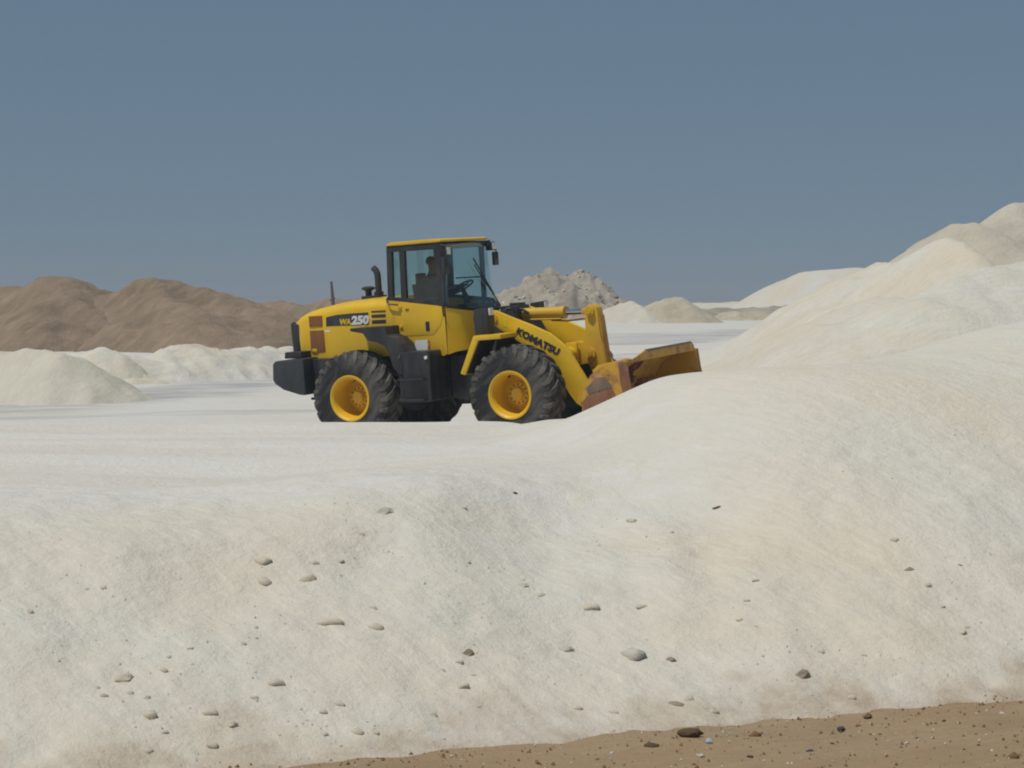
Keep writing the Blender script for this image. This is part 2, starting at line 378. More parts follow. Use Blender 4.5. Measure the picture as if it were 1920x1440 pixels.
for px, py, Y, rx, ry, h in ((1215,1060,14.6,.55,.9,.10),(1110,1100,14.2,.35,.5,.07),(560,1010,14.1,.5,.5,.07),(640,985,14.6,.5,.35,.06),(760,945,15.5,.8,.35,.06),
                             (240,1180,12.6,.7,.6,-.06),(30,1210,12.4,.4,.5,.07),(900,1150,14.0,.6,.7,.05),(1500,900,15.4,.7,.9,.06),(1700,850,15.6,.6,.8,-.05),
                             (1330,960,15,.5,.7,-.05),(420,1120,13.3,.5,.5,-.05),(1800,1000,15.2,.6,.9,.05),(150,1040,13.7,.6,.35,.05),(1040,1130,14.0,.4,.3,.06),(1250,1080,14.5,.25,.8,.07),(700,1080,13.8,.35,.5,-.06),(820,1010,14.8,.4,.4,.05),(520,1190,13.0,.35,.4,.05),(330,1240,12.6,.3,.5,.06),(1420,1120,14.2,.3,.8,.05),(1580,1020,15,.3,.9,-.04),(1650,1150,14.4,.35,.7,.05),(1850,1150,14.8,.4,.8,-.05),(80,1100,13.2,.45,.4,-.06),(960,1010,15,.5,.4,-.04)):
    d = ray(px, py); Ys = np.arange(9.0, 24.0, 0.02); Xs = d[0]*Ys/d[1]; k = np.argmax(bank_tps(Xs, Ys) >= CAM[2]+d[2]*Ys/d[1])
    lobes.append((Xs[k], Ys[k], rx, ry*1.3, h*0.8))
def bank_h(X, Y):
    xe = 8.2*np.tanh(X/8.2*0.98)*1.0
    xe = np.where(np.abs(X) < 5.5, X, np.sign(X)*(5.5+3.0*np.tanh((np.abs(X)-5.5)/3.0)))
    yo = 0.40*(X-xe)*np.where(Y < 15, 1, 0)
    z = bank_tps(xe, Y)
    slope = sstep(12, 14, Y)
    front = 1-sstep(17.5, 20, Y)
    z = z + 0.05*fbm(X, Y, 1.5, 4, 21)*(0.05+front*1.1+0.3*sstep(1,4,X)) + 0.022*fbm(X*1.0+Y*0.5, Y*0.35, 0.5, 4, 25)*(0.08+front) + 0.028*fbm(X, Y*0.8, 0.55, 5, 29, 0.62)*(0.05+front) + 0.020*fbm(X, Y, 0.17, 3, 27)*(0.1+front)
    for lx, ly, rx, ry, h in lobes:
        q = ((X-lx)/rx)**2+((Y-ly)/ry)**2
        z = z + h*np.exp(-q**1.6)
    rut = np.sin((Y+0.08*X)*2*math.pi/1.35 + 2.0*vnoise(X*0.1, Y*0.2, 77))
    z = z + 0.016*rut*sstep(17.5, 20, Y)*(1-sstep(25, 27, Y))*(1-sstep(0.3, 2.5, X))
    return z
bx = np.r_[-60:-12:3.0, -12:-7.2:0.4, -7.2:7.6:0.055, 7.6:12:0.4, 12:63:3.0]
by = np.r_[8.2:10.4:0.2, 10.4:19.5:0.05, 19.5:29.0:0.11]
BX, BY = np.meshgrid(bx, by); BZ = bank_h(BX, BY)
keep = (BZ > np.maximum(dirt_h(BX, BY)*(BY < 15.5) - 9*(BY >= 15.5), G(BX, BY)) - 0.25)
me, used = grid_mesh('sand_bank', BX, BY, BZ, keep)
toe_d = BY-(12.4+0.40*BX) + 0.7*fbm(BX, BY, 0.6, 5, 61, 0.6)
for an_, val in (('packed', sstep(14.9+0.28*np.clip(BX+4, 0, 9), 16.4+0.28*np.clip(BX+4, 0, 9), BY+0.8*fbm(BX, BY, 1.5, 3, 63))*(1-sstep(0.5, 3.5, BX))), ('soil', (1-sstep(-.05, 0.7, toe_d))*0.75),
                 ('rut', sstep(.05, .35, fbm(BX*0.12, BY*1.1, 0.6, 4, 71)+0.12)*sstep(16, 18, BY)*(1-sstep(0.3, 3, BX)))):
    q_ = me.attributes.new(an_, 'FLOAT', 'POINT'); q_.data.foreach_set('value', val.reshape(-1)[used].astype(np.float32))
tag(link('sand_bank', me, 'bank', angle=180), kind='structure')
def hit(px, py, y0=9.0, y1=24.0, fn=None):
    """where the sight line through a pixel meets the bank or the dirt"""
    d = ray(px, py); Ys = np.arange(y0, y1, 0.01); X = d[0]*Ys/d[1]; Z = CAM[2]+d[2]*Ys/d[1]
    s = np.maximum(bank_h(X, Ys), dirt_h(X, Ys)); k = np.argmax(s >= Z)
    return Vector((X[k], Ys[k], s[k])), d

# ------------------------------------------------------------------ piles: ridges shed their sand at the angle of repose
def ridge_h(X, Y, ridges, kk=6.0):
    acc = None
    for pts, slope, r in ridges:
        best = np.full(X.shape, -1e9)
        for a, b in zip(pts, pts[1:]) if len(pts) > 1 else [(pts[0], pts[0])]:
            L2 = (b[0]-a[0])**2+(b[1]-a[1])**2
            t = np.clip(((X-a[0])*(b[0]-a[0])+(Y-a[1])*(b[1]-a[1]))/L2, 0, 1) if L2 > 0 else np.zeros(X.shape)
            d = np.hypot(X-a[0]-t*(b[0]-a[0]), Y-a[1]-t*(b[1]-a[1]))
            best = np.maximum(best, a[2]+t*(b[2]-a[2]) - slope*(np.sqrt(d*d+r*r)-r))
        e = np.exp(np.clip(kk*best, -60, 60)); acc = e if acc is None else acc+e
    return np.log(acc+1e-26)/kk
def pile(name, ridges, mat, x0, x1, y0, y1, step, n1=0.12, s1=2.0, n2=0.03, s2=0.5, label=None, cat=None, group=None, kind=None, seed=0, kk=6.0, rill=0.0, ridged=0.0, concave=0.0):
    xs = np.arange(x0, x1+step, step); ys = np.arange(y0, y1+step, step); X, Y = np.meshgrid(xs, ys)
    wx = X + 0.5*s1*0.3*fbm(X, Y, s1*1.5, 3, seed+50); wy = Y + 0.5*s1*0.3*fbm(X, Y, s1*1.5, 3, seed+60)
    Z = ridge_h(wx, wy, ridges, kk)
    g = G(X, Y)
    if concave:
        hh = np.clip(Z-g, -2, None); Z = g + np.where(hh > 0, hh + concave*np.exp(-hh*1.4), concave+hh*0.45)
    Z = Z + n1*fbm(X, Y, s1, 4, seed+1) + n2*fbm(X, Y, s2, 4, seed+2)
    if ridged: Z = Z - ridged*np.abs(fbm(X, Y, s1*0.8, 4, seed+8))*2
    if rill: Z = Z + rill*fbm(X+0.2*Y, Y*0.2, s2*1.6, 4, seed+3)
    me, _ = grid_mesh(name, X, Y, Z, Z > g-0.25)
    o = link(name, me, mat, angle=180); tag(o, label, cat, group, kind)
    return o, (lambda x, y: None), (xs, ys, Z)
def RP(*l): return [tuple(at(*p)) for p in l]

# the big white stockpile on the right
pile('sand_stockpile', [
    (RP((1652,495,47),(1672,492,46.5),(1700,488,46),(1725,476,45)), 0.64, 0.25),
    (RP((1725,476,43),(1750,463,41.5),(1775,455,40.5),(1800,468,39.5),(1830,490,38.5)), 0.60, 0.12),
    (RP((2350,430,38),(2050,470,34),(1930,500,32),(1850,517,31),(1790,540,30),(1735,556,29.5)), 0.58, 0.4),
    (RP((1690,560,36),(1640,592,33),(1580,640,29)), 0.45, 1.0),
    (RP((1640,497,47),(1600,520,46),(1560,552,45)), 0.62, 0.3)],
    'pile_w', 2.0, 48, 20.5, 80, 0.17, 0.22, 2.4, 0.09, 0.6, seed=100, rill=0.07, kk=5.0, concave=0.22,
    label='huge white sand stockpile with stepped crests rising above the yard', cat='sand pile')
pile('sand_stockpile', [
    (RP((1715,484,50),(1750,452,49.5),(1775,434,49),(1800,420,49),(1828,410,49)), 0.64, 0.25),
    (RP((1840,422,49.5),(1868,410,50),(1920,385,51),(2080,330,54),(2500,300,60)), 0.62, 0.25)],
    'tan', 8, 52, 34, 84, 0.2, 0.28, 2.6, 0.10, 0.7, seed=120, rill=0.12, kk=9.0,
    label='taller weathered tan stockpile looming behind the white one', cat='sand pile')
# far white heap behind it
pile('sand_heap', [(RP((1462,538,215),(1485,521,214),(1515,510,213),(1560,507,212),(1610,503,212),(1700,520,215)), 0.60, 2.0)],
    'pile_w', 20, 66, 188, 240, 0.8, 0.35, 8.0, 0.1, 2.0, seed=140, label='long low white heap standing far behind the stockpile', cat='sand pile')
# low white pile and berm on the left
pile('sand_mound', [(RP((-260,664,45),(-60,664,44),(30,660,43),(80,660,42.6),(108,667,42.3)), 0.64, 0.4)],
    'pile_l', -22, -5.5, 37, 52, 0.12, 0.16, 1.6, 0.06, 0.4, seed=160, rill=0.07,
    label='rounded cream sand mound with smooth flanks, lower end of the left berm', cat='sand pile', group='sand mounds by the brown hills')
pile('sand_berm', [(RP((-200,660,56),(100,662,54),(150,662,52),(195,664,51.5),(250,662,52.5),(300,657,53),(350,649,54),(420,650,55.5),(470,657,57),(505,661,58)), 0.55, 0.5),
                  (RP((505,661,58),(560,652,62),(660,650,68)), 0.5, 0.7)],
    'pile_w', -26, 2, 45, 76, 0.14, 0.26, 1.4, 0.10, 0.4, seed=180, rill=0.10, ridged=0.12,
    label='long lumpy white sand berm in front of the brown hills', cat='sand berm')
pile('sand_lump', [(RP((176,656,51.0),(190,648,51.0),(208,655,51.0)), 1.0, 0.3)], 'pile_w', -15.5, -7.5, 46, 53.6, 0.09, 0.08, 0.7, 0.03, 0.25, seed=190,
    label='small rounded lump of white sand heaped on the berm', cat='sand pile')
# brown hills
pile('brown_hill', [(RP((-300,530,104),(-60,528,100),(40,528,99),(95,526,98),(128,522,97),(160,537,97.5),(190,549,98)), 0.52, 0.3),
                    (RP((128,524,97),(110,560,92),(90,600,88)), 0.5, 1.2)],
    'hill', -46, -14, 80, 118, 0.24, 0.6, 5.0, 0.16, 1.1, seed=200, rill=0.30, ridged=0.22, kk=4, kind='structure')
pile('brown_hill', [(RP((190,549,96),(250,536,95),(276,523,94),(298,519,94),(325,531,94)), 0.54, 0.2),
                    (RP((325,531,94),(350,536,94),(378,528,93.5),(400,541,93.5),(440,566,93),(480,584,92)), 0.52, 0.2),
                    (RP((298,523,94),(330,560,90),(370,590,87),(385,625,85)), 0.42, 0.8),
                    (RP((480,584,92),(560,610,95)), 0.45, 1.0)],
    'hill', -28, -4, 78, 112, 0.22, 0.5, 4.0, 0.16, 1.0, seed=220, rill=0.30, ridged=0.22, kk=4, kind='structure')
pile('brown_hill', [(RP((430,568,135),(480,568,132),(545,565,128),(620,563,126),(760,563,128)), 0.4, 0.4)],
    'hill', -26, 0, 112, 150, 0.4, 0.4, 3.0, 0.2, 1.0, seed=240, ridged=0.3, kind='structure')
# grey rubble heap and the two little heaps beside it
HEAP = pile('rubble_heap', [(RP((935,562,150),(965,534,149),(985,528,148),(1005,512,148),(1035,499,148),(1060,508,148)), 0.68, 0.15),
                     (RP((1060,508,148),(1090,508,148),(1105,522,148),(1148,566,148)), 0.68, 0.15)],
    'rubble', -9, 15, 136, 162, 0.16, 0.7, 2.0, 0.5, 0.6, seed=260, ridged=0.45, kk=6,
    label='steep grey-brown heap of excavated rubble behind the loader', cat='rubble heap')
pile('sand_heap', [(RP((1120,583,128),(1150,572,128),(1178,565,128),(1200,571,126),(1212,590,123)), 0.5, 0.15)],
    'pile_l', 1, 16, 114, 140, 0.18, 0.3, 2.0, 0.1, 0.6, seed=280, ridged=0.1,
    label='low pale tan heap with a fold between rubble and sandy heaps', cat='sand pile', group='tan heaps')
pile('sand_heap', [(RP((1232,562,126),(1248,557,126),(1278,561,126),(1302,578,126)), 0.62, 0.3)],
    'pile_y', 5, 20, 114, 140, 0.18, 0.25, 2.0, 0.08, 0.6, seed=300, ridged=0.08,
    label='smooth sandy tan heap with a flat top, right of the rubble', cat='sand pile')
# low banks closing the yard at the right
pile('spoil_bank', [(RP((1320,579,185),(1400,575,188),(1480,572,190),(1560,570,192),(1700,566,196)), 0.35, 0.6)],
    'rubble', 16, 50, 176, 206, 0.45, 0.3, 3.0, 0.2, 1.0, seed=320, ridged=0.2, label='long low dark brown spoil bank across the far end of the yard', cat='earth bank')
pile('sand_ridge', [(RP((1300,569,262),(1400,565,262),(1560,562,262),(1800,560,264)), 0.3, 1.0)],
    'pile_w', 20, 80, 250, 278, 0.9, 0.3, 5.0, 0.15, 1.5, seed=340, label='thin pale sand ridge along the horizon behind the spoil bank', cat='sand berm')
pile('sand_ridge', [(RP((1335,589,150),(1370,582,150),(1420,583,152),(1440,588,152)), 0.33, 0.4)],
    'pile_y', 13, 25, 144, 158, 0.25, 0.3, 1.5, 0.12, 0.6, seed=360, ridged=0.15, label='low broken pale ridge in front of the dark spoil bank', cat='sand berm')

# ------------------------------------------------------------------ stones
def stone_mesh(seed, sub=2, flat=0.6, rough=0.3, angular=False):
    r = random.Random(seed); bm = BM()
    bmesh.ops.create_icosphere(bm, subdivisions=sub, radius=0.5)
    planes = [(Vector((r.gauss(0,1), r.gauss(0,1), r.gauss(0,1))).normalized(), r.uniform(0.26, 0.42)) for _ in range(9 if angular else 5)]
    for v in bm.verts:
        p = v.co.copy()
        for n, d in planes:
            k = p.dot(n)
            if k > d: p -= n*(k-d)
        p *= 1 + rough*(r.random()-0.5)*1.1
        v.co = Vector((p.x, p.y*0.85, p.z*flat))
    me = bpy.data.meshes.new('stone'); bm.to_mesh(me); bm.free()
    if not angular: me.polygons.foreach_set('use_smooth', [True]*len(me.polygons))
    return me
CL = [stone_mesh(i, 2, 0.62) for i in range(7)]; AN = [stone_mesh(50+i, 2, 0.7, 0.3, True) for i in range(5)]
_mm = {}
def stone(name, px, py, wpx, mat, label, group=None, cat='stone', me=None, asp=(1,1,1), sink=0.30, rz=None, tilt=True):
    p, d = hit(px, py)
    size = wpx*p.y/F
    base = me or random.choice(CL+AN)
    key = (base.name, mat)
    if key not in _mm:
        c = base.copy(); c.materials.clear(); c.materials.append(M[mat]); _mm[key] = c
    o = bpy.data.objects.new(name, _mm[key]); COL.objects.link(o)
    o.scale = (size*asp[0], size*asp[1], size*asp[2])
    o.rotation_euler = (rad(18) if tilt else 0, random.uniform(-.15,.15), random.uniform(-.5,.5) if rz is None else rz)
    o.location = (p.x, p.y+size*0.1, p.z + size*asp[2]*(0.31-sink))
    tag(o, label, cat, group); return o

L_ = [(985,352,60),(990,428,55),(1150,418,62),(1275,402,18),(1740,148,22),(1355,246,25),(1275,347,28),(1180,355,33),(1400,522,33),(1410,597,52),(960,595,14),(960,635,14),
      (712,675,24),(632,708,22),(615,757,30),(462,793,66),(552,858,27),(365,822,20),(390,853,28),(490,845,30),(958,862,30),(1212,915,32),(560,930,60),
      (785,918,56),(863,965,46),(798,1042,40),(620,990,26),(1722,727,30),(1738,820,40),(1772,777,25),(1660,757,23),(1625,925,32),(1795,893,18),(1340,990,44),
      (1408,995,26),(110,538,32),(385,450,30),(325,452,18),(1755,352,24),(1215,998,26),(910,657,26)]
R_ = [(450,198,36),(600,238,18),(35,440,52),(108,475,40),(298,525,56),(490,520,42),(915,420,24),(880,497,24),(855,568,26),(505,642,20),(940,704,20),(1155,688,30),
      (385,918,42),(668,865,40),(752,912,44),(380,985,24),(1560,440,32),(1685,615,36),(1610,517,26),(1435,268,28),(1275,860,34),(1705,595,22),(1320,700,20)]
def clod(px, py, w, asp):
    p, _ = hit(px, py); z = (p.z-DZ)/1.6
    sz = 'tiny sandy crumb' if w < 25 else ('fist-sized sandy clod' if w < 42 else 'large sandy clod')
    wh = 'near the foot of the white bank' if z < .38 else ('halfway up the white bank' if z < .68 else 'near the top of the white bank')
    stone('sand_clod', px, py, w/2*1.3, 'clod', sz+' half buried '+wh, sz+'s '+wh, 'clod', asp=asp)
for zx, zy, w in L_: clod(zx/2, 880+zy/2, w, (1, .8, random.uniform(.75,1.05)))
for zx, zy, w in R_: clod(960+zx/2, 880+zy/2, w, (1, .8, random.uniform(.55,.9)))
def sp(px, py, w, mat, label, cat='stone', **k): return stone(k.pop('name', 'stone'), px, py, w, mat, label, None, cat, **k)
sp(615, 1172, 64, 'clod', 'wide overhanging ledge of crusted sand in the bank face', 'clod', name='sand_crust', asp=(1,.5,.42), sink=.2, rz=0.0)
sp(720, 962, 42, 'clod_p', 'pale flat slab of sand lying near the bank top', 'clod', name='sand_slab', asp=(1,.8,.8))
sp(517, 1284, 40, 'clod', 'tapered pale clod dragged down the bank, above the thin sliver', 'clod', name='sand_clod', asp=(1,.7,.7))
sp(629, 1323, 44, 'clod', 'thin sliver of crusted sand low on the bank', 'clod', name='sand_crust', asp=(1,.5,.4), rz=-.3)
sp(275, 1410, 34, 'clod', 'broad flat clod at the foot of the bank, lowest of the clods', 'clod', name='sand_clod', asp=(1,.7,.6))
sp(877, 1227, 32, 'clod_t', 'tan rounded stone with smaller clods just below it', asp=(1,.8,1.0))
sp(965, 926, 12, 'rock_g', 'small dark grey stone on the smooth upper bank')
sp(1347, 953, 24, 'rock_b', 'little dark twig-like stone high on the bank', asp=(1,.5,.4))
sp(1188, 1234, 52, 'clod_p', 'large pale rounded stone set in the bank', me=CL[2], asp=(1,.9,1.05))
sp(1258, 1240, 20, 'clod_t', 'small pointed brown stone beside the large pale rounded stone', me=AN[0], asp=(1,.8,.9))
sp(1060, 1220, 34, 'clod_p', 'pale half buried stone beside the large rounded one', asp=(1,.8,.8))
sp(1505, 1270, 36, 'clod_t', 'tan triangular stone lying alone on the bank', me=AN[1], asp=(1,.8,.95), sink=.2)
sp(1415, 1177, 26, 'clod_t', 'thin flat sliver of stone pointing down the bank', me=AN[2], asp=(1,.25,.22), rz=-.5)
sp(1797, 1060, 26, 'rock_b', 'thin dark stick lying on the bank', 'stick', name='stick', me=AN[3], asp=(1,.12,.12), rz=-.7)
sp(1705, 1069, 30, 'clod_t', 'brownish flat stone below the thin dark stick', me=AN[4], asp=(1,.6,.5))
sp(1080, 1330, 30, 'clod', 'curved crust of sand near the foot of the bank', 'clod', name='sand_crust', asp=(1,.5,.5))
sp(1268, 1322, 36, 'clod_t', 'long tan clod just above the dirt edge', 'clod', name='sand_clod', asp=(1,.6,.45), rz=-.25)
sp(1293, 1384, 54, 'rock_b', 'long dark brown block at the foot of the bank', me=AN[0], asp=(1,.6,.62), sink=.12, rz=.05, tilt=False)
sp(1222, 1400, 34, 'rock_b', 'squat brown stone half sunk in the dirt edge', asp=(1,.8,.6), tilt=False)
sp(1331, 1395, 18, 'litter', 'crumpled scrap of pale blue plastic beside the brown block', 'litter', name='plastic_scrap', me=AN[3], asp=(1,.8,1.1), sink=.15, tilt=False)
sp(1415, 1380, 27, 'rock_o', 'tan stone on the dirt edge with a dark underside', asp=(1,.8,.8), tilt=False)
sp(1577, 1371, 17, 'rock_g', 'dark grey round stone on the brown dirt', asp=(1,.9,1), sink=.15, tilt=False)
sp(1628, 1346, 20, 'rock_o', 'rust brown stone at the bank foot above the grey stone', me=AN[1], asp=(1,.9,.95), sink=.15, tilt=False)
sp(1520, 1410, 18, 'rock_g', 'blackish chip on the dirt below the grey stone', me=AN[2], asp=(1,.8,.7), tilt=False)
sp(1900, 1424, 26, 'rock_o', 'pointed brown stone on the open dirt', me=AN[4], asp=(1,.9,1.0), sink=.15, tilt=False)
for px, py, w in ((1315,1419,14),(1147,1414,11),(1700,1395,12),(1880,1339,13),(1850,1333,9),(1723,1388,8)):
    stone('pebble', px, py, w, 'rock_w', 'white pebble on the brown dirt', 'white pebbles on the dirt', 'pebble', tilt=False, asp=(1,.9,1))
for px, py, w in ((991,1412,13),(1407,1420,15),(1300,1435,13),(1697,1355,10),(1770,1352,9),(1120,1425,12),(1455,1392,8),(1605,1400,9),(1835,1398,9),(1650,1378,9),(1560,1395,10),(1010,1432,10)):
    stone('pebble', px, py, w, random.choice(['rock_o','rock_b']), 'small brown pebble on the dirt edge', 'brown pebbles on the dirt', 'pebble', tilt=False, asp=(1,.9,.8))

# uncountable grit on dirt and bank
def grit(name, n, region, mat, smin, smax, seed):
    r = np.random.default_rng(seed); tmpl = [((0,0,.55),(.5,.1,0),(-.1,.5,0),(-.5,-.1,0),(.1,-.5,0),(0,0,-.4))]
    tv = np.array(tmpl[0]); tf = np.array([(0,1,2),(0,2,3),(0,3,4),(0,4,1),(5,2,1),(5,3,2),(5,4,3),(5,1,4)])
    P = region(r, n); n = len(P); s = smin*(smax/smin)**(r.random(n)**2.2); a = r.random(n)*6.28
    V = tv[None]*s[:,None,None]*(0.6+0.8*r.random((n,6,3)))
    ca, sa = np.cos(a)[:,None], np.sin(a)[:,None]
    V = np.stack([V[...,0]*ca-V[...,1]*sa, V[...,0]*sa+V[...,1]*ca, V[...,2]], -1) + P[:,None,:]
    Fc = (tf[None]+6*np.arange(n)[:,None,None]).reshape(-1,3)
    me = bpy.data.meshes.new(name); me.from_pydata(V.reshape(-1,3).tolist(), [], Fc.tolist())
    return tag(link(name, me, mat, smooth=False), kind='stuff')
def reg_dirt(r, n):
    X = r.uniform(-4, 7, n); Y = 12.4+0.4*X + 0.05 - 4.2*r.random(n)**1.3
    return np.stack([X, Y, np.maximum(dirt_h(X, Y), bank_h(X, Y))+0.002], -1)
def reg_bank(r, n):
    X = r.uniform(-6, 7, n); t = r.random(n)**1.7; Y = 12.4+0.4*X + 0.1 + 4.4*t
    m = fbm(X, Y, 1.1, 3, 91) > -0.05; X, Y = X[m], Y[m]
    return np.stack([X, Y, bank_h(X, Y)], -1)
g = grit('grit', 5200, reg_dirt, 'rock_o', 0.006, 0.035, 1); tag(g, 'scattered brown grit over the dirt track', 'grit')
g = grit('grit', 1600, reg_dirt, 'rock_w', 0.005, 0.022, 3); tag(g, 'scattered pale chips over the dirt track', 'grit')
g = grit('grit', 7000, reg_bank, 'clod_p', 0.004, 0.026, 2); tag(g, 'sandy crumbs rolled down the white bank', 'grit')

# blocks lying in the rubble heap, as its parts
heap_o, _, (hx, hy, hz) = HEAP
blk = [stone_mesh(80+i, 1, 0.75, 0.35, True) for i in range(4)]
for b in blk: b.materials.append(M['blockg'])
blk2 = [b.copy() for b in blk]
for b in blk2: b.materials.clear(); b.materials.append(M['pile_l'])
n_ = 0
while n_ < 150:
    ix = random.randrange(len(hx)); iy = random.randrange(len(hy)//2+6)
    x, y, z = hx[ix], hy[iy], hz[iy, ix]
    if z < G(np.array([x]), np.array([y]))[0]+0.3: continue
    o = bpy.data.objects.new('rubble_block', random.choice(blk if random.random() < .65 else blk2)); COL.objects.link(o); o.parent = heap_o
    s = random.uniform(.2, .5); o.scale = (s, s, s*random.uniform(.5, .9)); o.rotation_euler = (random.random(), random.random(), random.random()*6)
    o.location = (x, y, z+0.05*s); n_ += 1

# a weathered post far behind the loader
pp = at(623, 575, 118); bm = BM(); z0 = 0.3
tube(bm, [(pp[0]+.16, 118, z0-.3), (pp[0]+.12, 118, 1.6), (pp[0]+.02, 118, 2.9), (pp[0]-.06, 118, 3.85)], [.15,.14,.11,.07], 8)
post = from_bm('wooden_post', bm, 'wood'); tag(post, 'weathered leaning post sticking up beyond the loader hood', 'post')
bm = BM(); tube(bm, [(pp[0]-.16, 117.98, 2.6), (pp[0]+.2, 117.98, 2.75)], .04, 6); from_bm('crossbar', bm, 'wood', post)

# ================================================================== the wheel loader (x forward, y to its left, z up)
ld = bpy.data.objects.new('wheel_loader', None); COL.objects.link(ld)
ld.location = LT; ld.rotation_euler = LE
tag(ld, 'yellow and black articulated wheel loader with lowered rusty bucket, standing behind the sand bank', 'wheel loader')
def part(name, bm, mat, parent=ld, **k): return from_bm(name, bm, mat, parent, **k)

# ---- wheels
def tyre_bm():
    bm = BM(); R0, W = 0.71, 0.255
    prof = [(0.325,-.20),(0.335,-.232),(0.40,-.252),(0.50,-.268),(0.58,-.268),(0.645,-.258),(0.685,-.235),(R0-.004,-.17),(R0+.004,-.08),(R0+.006,0),
            (R0+.004,.08),(R0-.004,.17),(0.685,.235),(0.645,.258),(0.58,.268),(0.50,.268),(0.40,.252),(0.335,.232),(0.325,.20)]
    lathe_y(bm, prof, 72, closed=True)
    path = [(0.012,R0-.004,0.0),(0.09,R0-.004,.045),(0.17,R0-.010,.10),(0.232,0.682,.145),(0.262,0.640,.165),(0.270,0.585,.175)]   # y, base radius, angle shift
    H = [0.042,0.044,0.044,0.032,0.014,0.003]; HW = [0.050,0.054,0.057,0.058,0.048,0.030]
    n = 23
    for side in (-1, 1):
        for k in range(n):
            a0 = 2*math.pi*(k + (0.5 if side > 0 else 0))/n
            rings = []
            for (y, r, da), h, hw in zip(path, H, HW):
                a = a0 - da*1.5; ring = []
                nx = 0.0 if y < .2 else (0.35 if y < .25 else 0.95)
                for dr, s in ((-.012,-1.12),(h,-0.86),(h,0.86),(-.012,1.12)):
                    rr = r + dr*(1-nx); yy = y + dr*nx; an = a + s*hw/ r*0.72
                    ring.append(bm.verts.new((rr*math.cos(an), side*yy, rr*math.sin(an))))
                rings.append(ring)
            for A, B in zip(rings, rings[1:]):
                for j in range(3):
                    f = bm.faces.new((A[j], A[j+1], B[j+1], B[j])); f.material_index = 1
            for r_ in (rings[0], rings[-1]): bm.faces.new(r_).material_index = 1
    return bm
tyre_me = None
def wheel(x, y):
    global tyre_me
    s = -1 if y < 0 else 1
    c = (x, y, 0.72)
    bm = BM()                                                             # hub with planetary cover
    lathe_y(bm, [(0.0, s*.045),(0.085, s*.045),(0.10, s*.03),(0.112,-s*.02),(0.17,-s*.03),(0.175,-s*.09),(0.20,-s*.10),(0.20,-s*.15),(0,-s*.15)], 32, (0,0,0))
    w = part('wheel', bm, 'orange'); w.location = c
    if tyre_me is None:
        t = part('tyre', tyre_bm(), ['rubber','lug'], w, angle=28); tyre_me = t.data
    else:
        t = bpy.data.objects.new('tyre', tyre_me); COL.objects.link(t); t.parent = w
    t.rotation_euler = (0, random.uniform(0, 1), 0 if s < 0 else math.pi)
    bm = BM()
    lathe_y(bm, [(0.318, s*.238),(0.348, s*.262),(0.368, s*.262),(0.372, s*.240),(0.345, s*.21),(0.33,-s*.20),(0.365,-s*.25),(0.35,-s*.26),(0.30,-s*.2),(0.30,-s*.15),
                 (0.20,-s*.118),(0.16,-s*.112),(0.155,-s*.10),(0.20,-s*.106),(0.285,-s*.13),(0.298,-s*.11),(0.302, s*.20),(0.318, s*.238)], 48)
    part('rim', bm, 'orange', w)
    bm = BM(); lathe_y(bm, [(0,-s*.275),(.40,-s*.275),(.40,-s*.262),(.30,-s*.15),(0,-s*.15)], 32); part('rim_shade_disc', bm, 'black', w)  # black disc added to make the shaded inner side of the rim dark
    for k in range(12):
        a = 2*math.pi*k/12; bm = BM()
        tube(bm, [(0.142*math.cos(a),-s*.04, 0.142*math.sin(a)), (0.142*math.cos(a),-s*.008, 0.142*math.sin(a))], 0.013, 6)
        part('wheel_bolt', bm, 'rust', w)
    bm = BM(); a = random.uniform(0, 6)
    tube(bm, [(0.292*math.cos(a), s*.04, .292*math.sin(a)), (0.27*math.cos(a), s*.12, .27*math.sin(a))], .012, 6); part('valve', bm, 'dark', w)
for x in (-1.45, 1.45):
    for y in (-0.965, 0.965): wheel(x, y)

# ---- chassis
bm = BM()
prism(bm, [(-2.55,.86),(-2.55,1.36),(-.25,1.36),(-.05,1.25),(-.05,.66),(-.6,.60),(-1.0,.72),(-2.1,.80)], -.42, .42, .02)
box(bm, -2.37, -2.0, -.88, .88, .82, 1.345, .03); box(bm, -2.0, -1.0, -.60, .60, 1.05, 1.34, .02)
tube(bm, [(-1.45,-.8,.72),(-1.45,.8,.72)], .15, 16); tube(bm, [(-1.45,-.25,.72),(-1.45,.25,.72)], .25, 16)
part('rear_frame', bm, 'black')
bm = BM()
prism(bm, [(.05,.60),(.05,1.28),(.35,1.40),(.62,1.80),(.80,1.96),(1.10,1.96),(1.30,1.60),(1.75,1.15),(1.80,.62),(1.0,.52)], -.40, -.34, .01)
prism(bm, [(.05,.60),(.05,1.28),(.35,1.40),(.62,1.80),(.80,1.96),(1.10,1.96),(1.30,1.60),(1.75,1.15),(1.80,.62),(1.0,.52)], .34, .40, .01)
box(bm, .3, 1.6, -.34, .34, .62, 1.05, .02); box(bm, .70, .95, -.34, .34, 1.05, 1.80, .02); box(bm, .50, 1.5, -.66, .66, .95, 1.12, .02)
tube(bm, [(1.45,-.8,.72),(1.45,.8,.72)], .15, 16); tube(bm, [(1.45,-.25,.72),(1.45,.25,.72)], .25, 16)
part('front_frame', bm, 'black')
bm = BM()
box(bm, .80, 1.12, -.20, .20, 1.79, 2.03, .02); box(bm, .92, 1.1, -.10, .10, 1.7, 2.07, .01); tube(bm, [(1.04,-.16,1.885),(1.04,.16,1.885)], .065, 16)
part('cylinder_bracket', bm, 'black')
bm = BM()
tube(bm, [(0.0,0,.50),(0.0,0,1.35)], .12, 18); box(bm, -.18, .2, -.2, .2, 1.10, 1.2, .02); box(bm, -.18, .2, -.2, .2, .62, .74, .02)
part('articulation_joint', bm, 'black')
